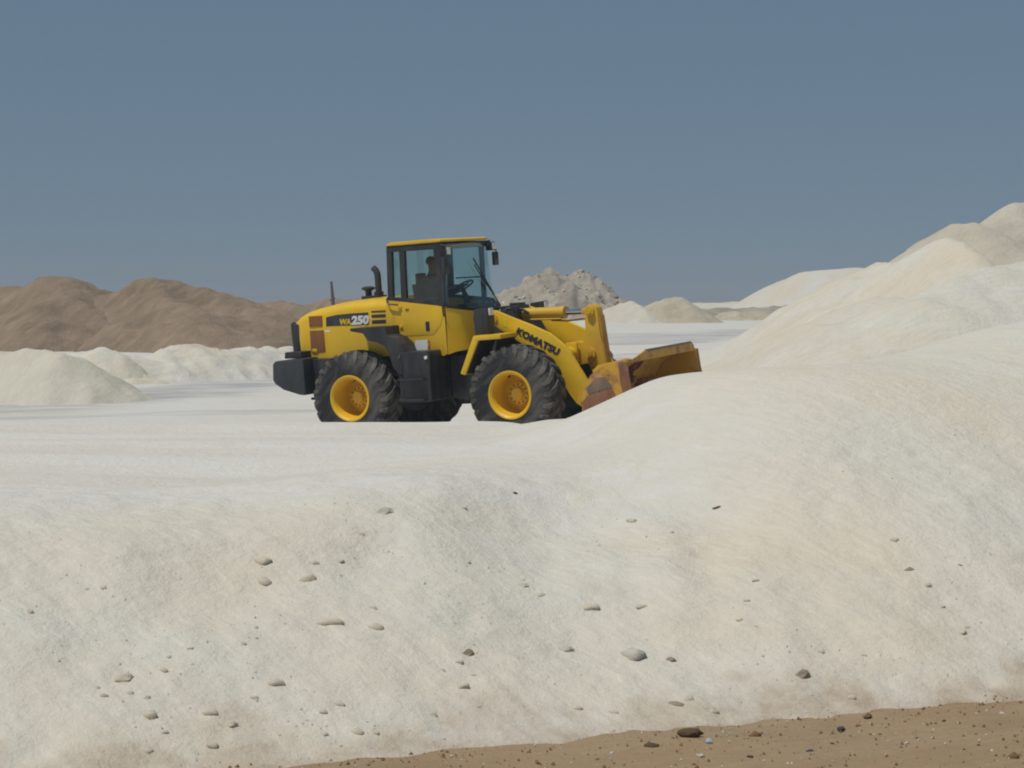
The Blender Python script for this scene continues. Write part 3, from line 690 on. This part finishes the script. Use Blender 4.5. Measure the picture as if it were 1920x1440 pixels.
for s in (-1, 1):
    bm = BM(); tube(bm, [(-.45,s*.34,.95),(.2,s*.38,.95)], .055, 14); tube(bm, [(.2,s*.38,.95),(.55,s*.41,.95)], .028, 12)
    part('steering_cylinder', bm, 'black')

# ---- counterweight
bm = BM()
prism(bm, [(-2.985,1.30),(-2.93,1.345),(-2.36,1.375),(-2.36,.775),(-2.50,.785),(-2.80,.87),(-2.96,.97),(-3.0,1.04)], -1.13, 1.13, .045)
cw = part('counterweight', bm, 'cweight')
bm = BM(); prism(bm, [(-2.84,1.37),(-2.82,1.475),(-2.50,1.475),(-2.50,1.37)], -.98, .98, .015); part('counterweight_cap', bm, 'black', cw)
bm = BM(); tube(bm, [(-2.33,-.8,.81),(-2.33,-.8,.70)], .03, 10); tube(bm, [(-2.48,-.8,.695),(-2.2,-.8,.69)], .022, 8); part('tow_pin', bm, 'black', cw)
for y in (-.7, .7):
    bm = BM(); box(bm, -3.02, -2.975, y-.13, y+.13, 1.10, 1.20, .01); part('tail_light', bm, 'red', cw)

# ---- hood
def hood_bm():
    st = [(-2.90,1.925,1.965,.62),(-2.80,1.70,2.015,.645),(-2.72,1.355,2.06,.69),(-2.60,1.345,2.11,.70),(-2.35,1.34,2.172,.705),(-2.0,1.33,2.228,.71),(-1.6,1.33,2.258,.71),(-1.2,1.33,2.268,.71),(-.955,1.34,2.262,.71)]
    bm = BM(); rings = []
    for x, zb, zt, w in st:
        ring = []; half = [(w, zb), (w+.004, zb+(zt-zb)*.45), (w, zt-.17)]
        for a in (20, 40, 60, 78): half.append((w-.20+.20*math.cos(rad(a)), zt-.17+.15*math.sin(rad(a))))
        half.append((w-.34, zt-.006)); half.append((0, zt+.012))
        for y, z in half: ring.append((x, -y, z))
        for y, z in half[-2::-1]: ring.append((x, y, z))
        rings.append([bm.verts.new(p) for p in ring])
    for A, B in zip(rings, rings[1:]):
        for i in range(len(A)-1): bm.faces.new((A[i], A[i+1], B[i+1], B[i]))
        bm.faces.new((A[-1], A[0], B[0], B[-1]))
    bm.faces.new(rings[0]); bm.faces.new(rings[-1][::-1]); return bm
hood = part('hood', hood_bm(), 'yellow', angle=40)
bm = BM(); prism(bm, [(-2.875,1.93),(-2.70,1.90),(-2.69,1.37),(-2.855,1.39)], -.695, .695, .015)
for i in range(9): box(bm, -2.895, -2.85, -.58, .58, 1.44+i*.05, 1.462+i*.05, .003)
part('rear_grille', bm, 'black', hood)
YS = -.712
for name, x0, x1, z0, z1 in (('side_louvre', -2.485, -2.225, 1.86, 2.035), ('side_louvre', -2.485, -2.205, 1.45, 1.80)):
    for s in (-1, 1):
        bm = BM(); y = s*.712
        box(bm, x0, x1, y-.006, y+.006, z0, z1, .004)
        nx = int((x1-x0)/.035)
        for i in range(nx): box(bm, x0+.012+i*.035, x0+.03+i*.035, y-.012, y+.012, z0+.012, z1-.012, 0)
        part(name, bm, 'louvre', hood)
bm = BM(); prism(bm, [(-2.455,1.45),(-2.36,1.45),(-2.36,1.50),(-2.455,1.50)], -.728, -.70, .005); part('latch', bm, 'yellow', hood)
bm = BM(); prism(bm, [(-2.155,1.86),(-2.145,2.005),(-1.95,2.035),(-1.7,2.047),(-1.325,2.052),(-1.325,1.855)], YS-.004, YS+.01, 0); part('badge_panel', bm, 'decal', hood)
def lettering(s, x, z, h, y, mat, parent, bold=.0, ang=0.0, shear=.15, space=1.0, xs=1.0):
    me = text_mesh(s, h/0.70, .003, bold, shear, space)
    o = link('lettering', me, mat, parent, smooth=False)
    o.rotation_euler = (math.pi/2, -ang, 0); o.scale = (xs, 1, 1); o.location = (x, y, z); return o
lettering('WA', -1.885, 1.875, .088, YS-.008, 'yellow', hood, .006, xs=1.0)
lettering('250', -1.655, 1.875, .125, YS-.008, 'white', hood, .010, xs=1.22)
for z0, z1 in ((2.050,2.072),(1.965,2.012),(1.868,1.925)):
    for s in (-1, 1):
        bm = BM(); box(bm, -1.265, -.995, s*.712-.006, s*.712+.006, z0, z1, .003); part('vent_slot', bm, 'navy', hood)
bm = BM(); box(bm, -2.20, -2.09, YS-.003, YS+.004, 1.765, 1.79, 0); part('sticker', bm, 'white', hood)
bm = BM(); tube(bm, [(-1.56,0,2.24),(-1.56,0,2.58),(-1.565,0,2.65),(-1.59,0,2.71),(-1.64,0,2.755)], [.055,.055,.055,.053,.05], 16, caps=False)
tube(bm, [(-1.56,0,2.24),(-1.56,0,2.36)], .08, 16); part('exhaust_pipe', bm, 'rust' if False else 'black')
bm = BM(); tube(bm, [(-1.76,0,2.25),(-1.76,0,2.40)], .055, 14); tube(bm, [(-1.76,0,2.385),(-1.76,0,2.41),(-1.76,0,2.435),(-1.76,0,2.455)], [.07,.115,.115,.06], 18); box(bm, -1.83, -1.48, -.12, .12, 2.24, 2.30, .01)
part('air_precleaner', bm, 'black')

# ---- rear fenders, side boxes with steps
for s in (-1, 1):
    a, b = (-1.13, -.68) if s < 0 else (.68, 1.13)
    bm = BM()
    prism(bm, [(-1.42,1.825),(-.74,1.83),(-.735,1.70),(-.60,1.645),(-.49,1.55),(-.43,1.42),(-.40,1.09),(-.56,1.06),(-.665,1.20),(-.72,1.42),(-.80,1.53),(-.92,1.585),(-1.10,1.62),(-1.18,1.735),(-1.41,1.775)], a, b, .012)
    part('rear_fender', bm, 'black')
    bm = BM(); y0, y1 = (-1.14, -.62) if s < 0 else (.62, 1.14)
    prism(bm, [(-.55,.63),(-.55,1.42),(.0,1.42),(.02,1.35),(.02,.66),(-.02,.63)], y0, y1, .02)
    sb = part('tool_box', bm, 'black')
    for z in (.66, .98):
        bm = BM(); yy = y0-.09 if s < 0 else y1
        box(bm, -.53, -.06, yy, yy+.09, z, z+.03, .008); part('step', bm, 'black', sb)
    bm = BM(); yy = s*1.148
    tube(bm, [(-.50,yy,1.05),(-.50,yy+s*.05,1.09),(-.50,yy+s*.05,1.33),(-.50,yy,1.37)], .012, 8); part('grab_handle', bm, 'black', sb)
    bm = BM(); tube(bm, [(-.03,s*1.14,1.325),(-.03,s*1.165,1.325)], .026, 12); part('reflector', bm, 'white', sb)
# skirt between box and front frame, hydraulic tank
bm = BM(); prism(bm, [(.0,.64),(.0,1.30),(.42,1.30),(.55,1.2),(.50,.70),(.3,.58)], -.48, .48, .02); part('hydraulic_tank', bm, 'black')

# ---- cab
YW = .75
side = [(-.955,2.245),(.115,2.098),(.125,1.36),(.06,1.318),(-.02,1.325),(-.20,1.40),(-.70,1.405),(-.80,1.50),(-.955,1.60)]
bm = BM()
prism(bm, side, -YW, -YW+.05, .008); prism(bm, side, YW-.05, YW, .008)
box(bm, -.955, -.90, -YW+.05, YW-.05, 1.58, 2.235, .0); box(bm, -.90, .10, -YW+.05, YW-.05, 1.42, 1.47, 0)
cab = part('cab', bm, 'yellow')
def bow(u): return 1-u*u
def front_x(u, t): return .115 + bow(u)*(.07+.37*t**2.0) + .03*t                # u across (-1..1), t from top (0) to glass foot (1)
def foot_z(u): return 2.09 - .115*bow(u)
bm = BM(); nu = 18
top = []; bot = []; topi = []; boti = []
for i in range(nu+1):
    u = -1+2*i/nu; y = u*YW
    top.append(bm.verts.new((front_x(u,1), y, foot_z(u)))); bot.append(bm.verts.new((front_x(u,1)*.93+.0, y, 1.335+.075*bow(u)**.5)))
    topi.append(bm.verts.new((front_x(u,1)-.05, y*.97, foot_z(u)))); boti.append(bm.verts.new((front_x(u,1)*.93-.05, y*.97, 1.335+.075*bow(u)**.5)))
for i in range(nu):
    for A, B in ((top, bot), (bot, boti), (boti, topi), (topi, top)): bm.faces.new((A[i], A[i+1], B[i+1], B[i]))
part('front_skirt', bm, 'yellow', cab, angle=50)
bm = BM()
for A0, A1, dz0, dz1, off in ((0,0,-.012,.055,.012),):
    ra = []
    for i in range(nu+1):
        u = -1+2*i/nu; y = u*YW*1.005
        ra.append([bm.verts.new((front_x(u,1)+o, y, foot_z(u)+d)) for o, d in ((.012,-.02),(.016,.02),(-.015,.06),(-.06,.02),(-.04,-.02))])
    for A, B in zip(ra, ra[1:]):
        for j in range(5): bm.faces.new((A[j], A[(j+1)%5], B[(j+1)%5], B[j]))
part('windscreen_seal', bm, 'dark', cab)
# roof and headliner
bm = BM()
prism(bm, [(-.875,3.078),(-.87,3.12),(-.78,3.138),(.0,3.146),(.08,3.143),(.125,3.125),(.125,3.09)], -.755, .755, .018)
part('roof', bm, 'yellow', cab)
bm = BM(); box(bm, -.88, .115, -.745, .745, 3.035, 3.08, .01); part('headliner', bm, 'dark', cab)
# pillars and window frames
def pillar(x0, x1, s, z0, z1, th=.07, lean=0.0):
    bm = BM(); y0, y1 = (-YW, -YW+th) if s < 0 else (YW-th, YW)
    prism(bm, [(x0,z0),(x1,z0),(x1+lean,z1),(x0+lean,z1)], y0, y1, .012); part('pillar', bm, 'black', cab)
for s in (-1, 1):
    pillar(-.915, -.815, s, 2.23, 3.05, lean=.035); pillar(-.665, -.565, s, 2.19, 3.05, lean=.02); pillar(*((.015, .145) if s < 0 else (-.03, .045)), s, 2.08, 3.05, .10 if s < 0 else .06)
    bm = BM(); y0, y1 = (-YW-.004, -YW+.05) if s < 0 else (YW-.05, YW+.004)
    prism(bm, [(-.92,2.235),(.12,2.092),(.12,2.155),(-.1,2.18),(-.92,2.285)], y0, y1, .004); part('window_frame', bm, 'black', cab); bm = BM(); prism(bm, [(-.86,2.985),(.15,2.985),(.15,3.05),(-.86,3.05)], y0, y1, .004)
    part('window_frame', bm, 'black', cab)
    y = s*(YW-.03)
    for name, x0, x1 in (('quarter_window', -.82, -.655), ('door_window', -.57, .04)):
        bm = BM(); z0a = 2.27-.137*(x0+.9); z0b = 2.27-.137*(x1+.9)
        prism(bm, [(x0,z0a-.03),(x1,z0b-.03),(x1,3.0),(x0+.02,3.0)], y-.004, y+.004, 0); part(name, bm, 'glass', cab, smooth=False)
bm = BM(); box(bm, -.885, -.877, -.70, .70, 2.24, 3.04, 0); part('rear_window', bm, 'glass', cab, smooth=False)
bm = BM(); rows = []
nt = 14
for j in range(nt+1):
    t = j/nt
    rows.append([bm.verts.new((front_x(-1+2*i/nu, t), (-1+2*i/nu)*YW*.985, 3.055*(1-t)+foot_z(-1+2*i/nu)*t)) for i in range(nu+1)])
for A, B in zip(rows, rows[1:]):
    for i in range(nu): bm.faces.new((A[i], A[i+1], B[i+1], B[i]))
ws = part('windscreen', bm, 'glass', cab, angle=180)
md = ws.modifiers.new('thick', 'SOLIDIFY'); md.thickness = .006; md.offset = -1
# wiper
bm = BM(); pts = []
for t, u in ((.985,.52),(.8,.40),(.55,.20),(.32,.02)): pts.append((front_x(u,t)+.03, u*YW, 3.055*(1-t)+foot_z(u)*t))
tube(bm, pts, .010, 8); tube(bm, [Vector(pts[1])+Vector((.005,.0,.0)), Vector(pts[3])+Vector((.004,-.02,.10))], .012, 8); part('wiper', bm, 'black', cab)
# door: shut lines, handle, hinges, grab rail, sticker
bm = BM(); Yd = -YW-.006
prism(bm, [(-.655,2.185),(.095,2.085),(.085,1.93),(.035,1.80),(-.105,1.655),(-.635,1.655)], -YW-.007, -YW+.01, .004)
door = part('door', bm, 'yellow', cab)
bm = BM(); box(bm, -.235, -.165, -YW-.02, -YW, 1.715, 1.865, .012); part('door_handle', bm, 'black', door)
bm = BM(); box(bm, -.59, -.53, -YW-.016, -YW, 2.05, 2.085, .005); part('door_lock', bm, 'louvre', door)
for z in (1.78, 2.08):
    bm = BM(); box(bm, -.72, -.66, -YW-.022, -YW+.005, z, z+.05, .008); part('hinge', bm, 'yellow', cab)
bm = BM(); tube(bm, [(-.915,-YW-.02,2.26),(-.90,-YW-.045,2.20),(-.85,-YW-.05,2.165),(-.70,-YW-.05,2.15)], .013, 8); part('grab_rail', bm, 'black', cab)
bm = BM(); tube(bm, [(.10,-YW-.02,2.12),(.11,-YW-.03,2.0),(.125,-YW-.03,1.94),(.15,-YW-.03,1.93)], .012, 8); part('grab_rail', bm, 'black', cab)
bm = BM(); box(bm, -.455, -.23, -YW-.004, -YW+.004, 1.415, 1.578, 0); st_ = part('sticker', bm, 'white', cab)
bm = BM(); prism(bm, [(-.23,1.45),(-.185,1.42),(-.185,1.565),(-.215,1.57),(-.20,1.5)], -YW-.005, -YW+.004, 0); part('warning_mark', bm, 'red', cab)
# faint data lettering beside the door
for i in range(7):
    bm = BM(); w = random.uniform(.03,.07); box(bm, -.86, -.86+w, -YW-.003, -YW+.002, 1.72+i*.055, 1.735+i*.055, 0); part('print_line', bm, 'yworn', cab)
# lamps and mirrors on the cab
def worklight(x, y, z):
    bm = BM(); box(bm, x-.09, x+.03, y-.07, y+.07, z-.07, z+.07, .02); box(bm, x-.08, x-.04, y-.02, y+.02, z+.06, z+.10, .005); l = part('work_light', bm, 'dark', cab)
    bm = BM(); box(bm, x+.025, x+.045, y-.055, y+.055, z-.055, z+.055, .012); part('lamp_lens', bm, 'lens', l)
worklight(.235, -.76, 2.945); worklight(.17, .80, 2.985)
def mirror(x, y, z, top_z, h):
    bm = BM(); box(bm, x-.02, x+.03, y-.075, y+.075, z-h/2, z+h/2, .02)
    tube(bm, [(x-.05,y,top_z),(x+.02,y,top_z-.02),(x+.035,y,z)], .010, 8); part('mirror', bm, 'black', cab)
mirror(.24, -.84, 2.72, 3.05, .27); mirror(.17, .87, 2.78, 3.00, .22)
# cab inside
bm = BM(); box(bm, -.68, -.20, -.25, .25, 1.86, 1.97, .04); box(bm, -.58, -.33, -.18, .18, 1.47, 1.86, .02)
prism(bm, [(-.70,1.93),(-.61,1.93),(-.69,2.45),(-.77,2.45)], -.25, .25, .03); prism(bm, [(-.765,2.43),(-.70,2.43),(-.71,2.62),(-.765,2.62)], -.13, .13, .02); part('seat', bm, 'dark', cab)
bm = BM(); tube(bm, [(.16,0,1.47),(.10,0,2.15),(.035,0,2.34)], [.07,.06,.03], 12); part('steering_column', bm, 'dark', cab)
bm = BM(); c = Vector((.03,0,2.365)); ax = Vector((-.5,0,.86)).normalized(); e1 = Vector((0,1,0)); e2 = ax.cross(e1)
tube(bm, [c+(e1*math.cos(a)+e2*math.sin(a))*.19 for a in np.linspace(0, 2*math.pi, 33)], .016, 8)
for a in (.5, 2.6, 4.7): tube(bm, [c, c+(e1*math.cos(a)+e2*math.sin(a))*.19], .011, 6)
part('steering_wheel', bm, 'dark', cab)
bm = BM(); box(bm, -.55, -.02, -.62, -.36, 1.47, 2.16, .04); box(bm, .12, .36, -.45, .45, 1.9, 2.10, .04); part('control_console', bm, 'dark', cab)
bm = BM(); tube(bm, [(-.02,.71,2.50),(-.50,.71,2.50)], .012, 8); part('inner_rail', bm, 'dark', cab)

# ---- headlamps on their posts
for s in (-1, 1):
    bm = BM(); y0, y1 = (-1.02, -.80) if s < 0 else (.80, 1.02)
    prism(bm, [(.80,1.60),(.78,1.90),(.80,2.03),(1.02,2.05),(1.04,1.90),(1.02,1.60)], y0, y1, .02)
    h = part('headlight', bm, 'black')
    bm = BM(); box(bm, 1.03, 1.055, y0+.045, y1-.045, 1.925, 2.035, .012); part('lamp_lens', bm, 'lens', h)
    bm = BM(); y0, y1 = (-1.23, -.70) if s < 0 else (.70, 1.23)
    prism(bm, [(.885,1.635),(1.36,1.642),(1.36,1.575),(.965,1.562),(.70,1.04),(.615,1.065)], y0, y1, .012)
    part('front_fender', bm, 'yellow')
    bm = BM(); prism(bm, [(.72,1.06),(.985,1.560),(1.35,1.572),(1.35,1.562),(.99,1.548),(.735,1.06)], y0+.02, y1-.02, 0); prism(bm, [(.9,1.2),(1.0,1.55),(1.3,1.57),(1.3,1.2)], s*.68-.01, s*.68+.01, 0); part('fender_shade', bm, 'dark')  # near-black sheets put the shade under the fender into colour

# ---- lift arms
armp = [(.80,1.90),(.84,1.985),(.93,1.985),(1.20,1.875),(1.556,1.735),(1.869,1.595),(2.02,1.475),(2.11,1.40),(2.20,1.28),(2.30,1.11),(2.47,.83),(2.50,.66),(2.44,.50),(2.36,.46),(2.26,.52),(2.01,.85),(1.91,1.06),(1.75,1.21),(1.566,1.335),(1.227,1.55),(.92,1.745),(.83,1.80)]
for s in (-1, 1):
    y0, y1 = (-.62, -.53) if s < 0 else (.53, .62)
    bm = BM(); prism(bm, armp, y0, y1, .012); arm = part('lift_arm', bm, 'yellow')
    for (x, z, r) in ((.90,1.87,.085),(1.80,1.235,.045),(2.40,.58,.11)):
        bm = BM(); ya, yb = (s*.515, s*.645); tube(bm, [(x,ya,z),(x,yb,z)], r, 20); tube(bm, [(x,yb,z),(x,yb+s*.015,z)], r*.55, 16); part('pin_boss', bm, 'yellow' if z > .8 else 'yworn', arm)
    if s < 0:
        lettering('KOMATSU', 1.285, 1.625, .098, -.627, 'navy', arm, .007, -math.atan2(.362,.714), .08, 1.05, 1.17)
        bm = BM(); prism(bm, [(1.085,1.74),(1.15,1.715),(1.15,1.83),(1.085,1.855)], -.625, -.60, 0); part('sticker', bm, 'lime', arm)
    bm = BM(); tube(bm, [(.95,s*.47,.78),(1.5,s*.47,1.05)], .065, 16); l = part('lift_cylinder', bm, 'yellow')
    bm = BM(); tube(bm, [(1.5,s*.47,1.05),(1.80,s*.47,1.235)], .032, 12); part('piston_rod', bm, 'chrome', l)
bm = BM(); tube(bm, [(1.98,-.53,1.24),(1.98,.53,1.24)], .115, 24); box(bm, 1.90, 2.10, -.18, -.13, 1.12, 1.42, .02); box(bm, 1.90, 2.10, .13, .18, 1.12, 1.42, .02); part('cross_tube', bm, 'yellow')

# ---- Z-bar linkage
bell = [(2.22,1.84),(2.235,1.93),(2.28,1.985),(2.37,1.99),(2.435,1.94),(2.45,1.84),(2.47,1.55),(2.50,1.35),(2.52,1.18),(2.55,.98),(2.50,.86),(2.42,.87),(2.36,1.00),(2.28,1.09),(2.10,1.07),(2.0,1.06),(1.90,1.16),(1.88,1.32),(1.95,1.42),(2.06,1.43),(2.17,1.42),(2.22,1.55)]
bm = BM(); prism(bm, bell, -.10, .10, .018); bc = part('bellcrank', bm, 'yworn')
for x, z, r in ((2.33,1.885,.07),(2.30,1.24,.085),(2.49,.94,.06)):
    bm = BM(); tube(bm, [(x,-.15,z),(x,.15,z)], r, 18); tube(bm, [(x,-.17,z),(x,.17,z)], r*.5, 14); part('pin_boss', bm, 'yworn', bc)
bm = BM(); prism(bm, [(2.455,1.82),(2.47,1.82),(2.535,1.2),(2.565,1.0),(2.55,.99),(2.51,1.19)], -.085, .085, 0); part('rust_streak', bm, 'yrust', bc)
bm = BM(); tube(bm, [(1.08,0,1.89),(1.12,0,1.89),(1.84,0,1.885)], .088, 24); tube(bm, [(1.76,0,1.885),(1.85,0,1.885)], .098, 24)
tube(bm, [(1.12,-.06,1.81),(1.3,-.075,1.795),(1.8,-.07,1.79)], .014, 8); tc_ = part('tilt_cylinder', bm, 'yworn')
bm = BM(); tube(bm, [(1.84,0,1.885),(2.16,0,1.885)], .045, 18); part('piston_rod', bm, 'chrome', tc_)
bm = BM(); box(bm, 2.14, 2.30, -.05, .05, 1.84, 1.93, .02); part('rod_end', bm, 'yworn', tc_)
bm = BM(); tube(bm, [(1.62,-.05,1.775),(1.9,-.05,1.755),(2.22,-.05,1.775)], .016, 8); part('hose', bm, 'rust', tc_)
for s in (-1, 1):
    bm = BM(); tube(bm, [(.55,s*.22,1.62),(.72,s*.24,1.86),(.95,s*.2,1.99),(1.15,s*.12,1.97),(1.25,s*.10,1.90)], .022, 8); part('hydraulic_hose', bm, 'black')
bm = BM(); prism(bm, [(2.45,.98),(2.53,.98),(2.98,.86),(2.98,.76),(2.50,.88)], -.06, .06, .02); part('bucket_link', bm, 'rust')

# ---- bucket: open face forward, rounded back
BW = 1.27
outer = [(3.42,1.19),(3.22,1.165),(3.02,1.10),(2.86,1.0),(2.75,.84),(2.69,.66),(2.69,.46),(2.74,.28),(2.84,.13),(3.0,.03),(3.25,-.03),(3.62,-.07)]
t_ = .025; inner = []
for i, (x, z) in enumerate(outer):
    a = outer[max(i-1,0)]; b = outer[min(i+1,len(outer)-1)]; dx, dz = b[0]-a[0], b[1]-a[1]; l = math.hypot(dx, dz)
    inner.append((x - dz/l*t_, z + dx/l*t_))
bm = BM(); ny = 10
for A, flip in ((outer, 0), (inner, 1)):
    g_ = [[bm.verts.new((x, -BW+.02+2*(BW-.02)*j/ny, z)) for x, z in A] for j in range(ny+1)]
    for r0, r1 in zip(g_, g_[1:]):
        for i in range(len(A)-1): bm.faces.new((r0[i], r0[i+1], r1[i+1], r1[i]))
    if flip == 0: go = g_
    else:
        for j in range(ny):
            for e in (0, -1): bm.faces.new((go[j][e], g_[j][e], g_[j+1][e], go[j+1][e]))
bucket = part('bucket', bm, 'yrust', angle=30)
cheek = outer + [(3.60,.35),(3.50,.75),(3.46,1.05),(3.45,1.17)]
for s in (-1, 1):
    bm = BM(); prism(bm, cheek, s*BW-.018, s*BW+.018, .004); part('side_plate', bm, 'yrust', bucket)
    bm = BM(); prism(bm, [(3.33,1.175),(3.47,1.175),(3.50,.9),(3.55,.6),(3.66,.2),(3.72,-.05),(3.50,-.05),(3.42,.5),(3.34,.9)], s*(BW+.03)-.012, s*(BW+.03)+.012, .004); part('side_cutter', bm, 'rust', bucket)
    bm = BM(); prism(bm, [(2.70,.60),(2.80,.70),(3.2,.80),(3.28,.62),(3.34,.15),(3.0,.045),(2.84,.145),(2.73,.30)], s*(BW+.024)-.008, s*(BW+.024)+.008, .003); part('wear_plate', bm, 'rust', bucket)
    bm = BM(); prism(bm, [(2.77,.80),(2.82,.72),(3.2,.82),(3.10,.97),(2.95,.955)], s*(BW+.024)-.006, s*(BW+.024)+.006, .003); part('bare_patch', bm, 'steel', bucket)
bm = BM()                                                       # spill guard: low ends, higher middle
a = [bm.verts.new(p) for p in [(3.40,-1.25,1.17),(3.40,-.98,1.19),(3.40,-.56,1.285),(3.40,1.16,1.285),(3.40,1.25,1.235),(3.40,1.25,1.15),(3.40,-1.25,1.15)]]
f_ = bm.faces.new(a); r_ = bmesh.ops.extrude_face_region(bm, geom=[f_])
bmesh.ops.translate(bm, vec=(.03,0,0), verts=[v for v in r_['geom'] if isinstance(v, bmesh.types.BMVert)])
part('spill_guard', bm, 'yrust', bucket)
bm = BM(); prism(bm, [(3.385,1.262),(3.435,1.262),(3.435,1.30),(3.385,1.30)], -.50, 1.15, .008); part('guard_lip', bm, 'steel', bucket)
bm = BM(); prism(bm, [(3.58,-.10),(3.58,-.06),(3.88,-.12),(3.88,-.135)], -1.30, 1.30, .003); part('cutting_edge', bm, 'steel', bucket)
for y in (-.66, -.50, .50, .66, -.10, .10):
    bm = BM(); top_ = .98 if abs(y) < .2 else .75
    prism(bm, [(2.36,.50),(2.40,.68),(2.62,top_),(2.90,top_+.06),(2.80,.45),(2.66,.40)] if abs(y) > .2 else [(2.86,.74),(2.90,.93),(3.0,.98),(3.12,1.13),(2.85,1.0),(2.72,.82)], y-.02, y+.02, .006); part('hinge_plate', bm, 'rust', bucket)
bm = BM(); prism(bm, [(2.62,1.02),(2.72,1.10),(3.20,1.19),(3.30,1.175),(3.05,1.12),(2.80,1.0),(2.70,.86)], -.75, -.70, .006); part('stiffener', bm, 'yworn', bucket)
bm = BM(); prism(bm, [(2.62,1.02),(2.72,1.10),(3.20,1.19),(3.30,1.175),(3.05,1.12),(2.80,1.0),(2.70,.86)], .70, .75, .006); part('stiffener', bm, 'yworn', bucket)

# ================================================================== the driver, seated in the cab
def driver():
    J = {}; V = []; E_ = []; Rr = []
    def add(n, p, r, par=None):
        J[n] = len(V); V.append(p); Rr.append(r)
        if par is not None: E_.append((J[par], J[n]))
    add('pelvis', (-.52,0,2.05), (.15,.11)); add('waist', (-.54,0,2.22), (.145,.10), 'pelvis'); add('chest', (-.55,0,2.42), (.165,.11), 'waist')
    add('neckb', (-.54,0,2.56), (.075,.07), 'chest'); add('neck', (-.52,0,2.63), (.052,.052), 'neckb'); add('jaw', (-.50,0,2.69), (.068,.072), 'neck'); add('head', (-.505,0,2.77), (.078,.092), 'jaw'); add('crown', (-.51,0,2.845), (.055,.07), 'head')
    for s, n in ((-1,'r'),(1,'l')):
        add('sh'+n, (-.54,s*.19,2.50), (.065,.06), 'chest'); add('el'+n, (-.36,s*.25,2.27), (.046,.046), 'sh'+n); add('wr'+n, (-.09,s*.19,2.36), (.03,.026), 'el'+n); add('pa'+n, (-.03,s*.17,2.39), (.036,.02), 'wr'+n)
        for k, o in enumerate((-.028,-.010,.010,.028)):
            add(f'f{k}{n}', (.025,s*.165+o,2.405), (.009,.009), 'pa'+n); add(f'g{k}{n}', (.045,s*.165+o,2.375), (.008,.008), f'f{k}{n}')
        add('th'+n, (-.02,s*.17-s*.045,2.40), (.010,.010), 'pa'+n)
        add('hp'+n, (-.46,s*.10,2.04), (.092,.085), 'pelvis'); add('kn'+n, (-.08,s*.16,2.02), (.062,.06), 'hp'+n); add('an'+n, (.02,s*.16,1.60), (.042,.042), 'kn'+n); add('to'+n, (.16,s*.17,1.53), (.045,.03), 'an'+n)
    me = bpy.data.meshes.new('body'); me.from_pydata(V, E_, []); o = bpy.data.objects.new('body', me); COL.objects.link(o)
    o.modifiers.new('skin', 'SKIN'); sv = me.skin_vertices[0].data
    for i, r in enumerate(Rr): sv[i].radius = r; sv[i].use_root = (i == 0)
    ss = o.modifiers.new('sub', 'SUBSURF'); ss.levels = 2; ss.render_levels = 2
    dg = bpy.context.evaluated_depsgraph_get(); m2 = bpy.data.meshes.new_from_object(o.evaluated_get(dg)); bpy.data.objects.remove(o)
    for v in m2.vertices:                                            # a face: nose, brow, chin
        c = v.co
        if c.z > 2.66 and c.x > -.46:
            if abs(c.y) < .018 and abs(c.z-2.745) < .028: c.x += .022
            if abs(abs(c.y)-.032) < .016 and abs(c.z-2.775) < .014: c.x -= .010
            if abs(c.y) < .03 and abs(c.z-2.675) < .015: c.x += .008
    p = bpy.data.objects.new('person', m2); COL.objects.link(p)
    for m in ('skin','shirt','trouser'): m2.materials.append(M[m])
    for f in m2.polygons:
        f.use_smooth = True; c = f.center
        f.material_index = 0 if (c.z > 2.60 or c.x > -.12 and c.z > 2.30) else (2 if c.z < 2.13 else 1)
    mw = Matrix.Translation(Vector(LT)) @ Matrix.Rotation(LE[2], 4, 'Z') @ Matrix.Rotation(LE[1], 4, 'Y') @ Matrix.Rotation(LE[0], 4, 'X')
    p.matrix_world = mw
    tag(p, 'person in a dark blue shirt sitting at the wheel inside the cab', 'person')
    bm = BM(); bmesh.ops.create_icosphere(bm, subdivisions=3, radius=1)
    for v in bm.verts:
        q = v.co.copy(); v.co = Vector((-.525+q.x*.088, q.y*.086, 2.80+max(q.z, -.55 if q.x < .1 else .05)*.085))
    from_bm('hair', bm, 'hair', p)
    for s in (-1, 1):
        bm = BM(); bmesh.ops.create_icosphere(bm, subdivisions=2, radius=1)
        for v in bm.verts: v.co = Vector((-.505+v.co.x*.02, s*.082+v.co.y*.010, 2.755+v.co.z*.03))
        from_bm('ear', bm, 'skin', p)
driver()

# ------------------------------------------------------------------ dusty sea air over the whole yard
bm = BM(); bmesh.ops.create_cube(bm, size=1.0)
for v in bm.verts: v.co = Vector((v.co.x*6400, v.co.y*6800, 4.0+v.co.z*14.0))
hm = bpy.data.materials.new('pale_haze'); hm.use_nodes = True; ht = hm.node_tree; ht.nodes.clear()
pv = ht.nodes.new('ShaderNodeVolumePrincipled'); pv.inputs['Color'].default_value = (0.72, 0.78, 0.85, 1); pv.inputs['Density'].default_value = 0.0012
ho = ht.nodes.new('ShaderNodeOutputMaterial'); ht.links.new(pv.outputs[0], ho.inputs['Volume'])
hzo = from_bm('haze', bm, hm, smooth=False); tag(hzo, kind='stuff')
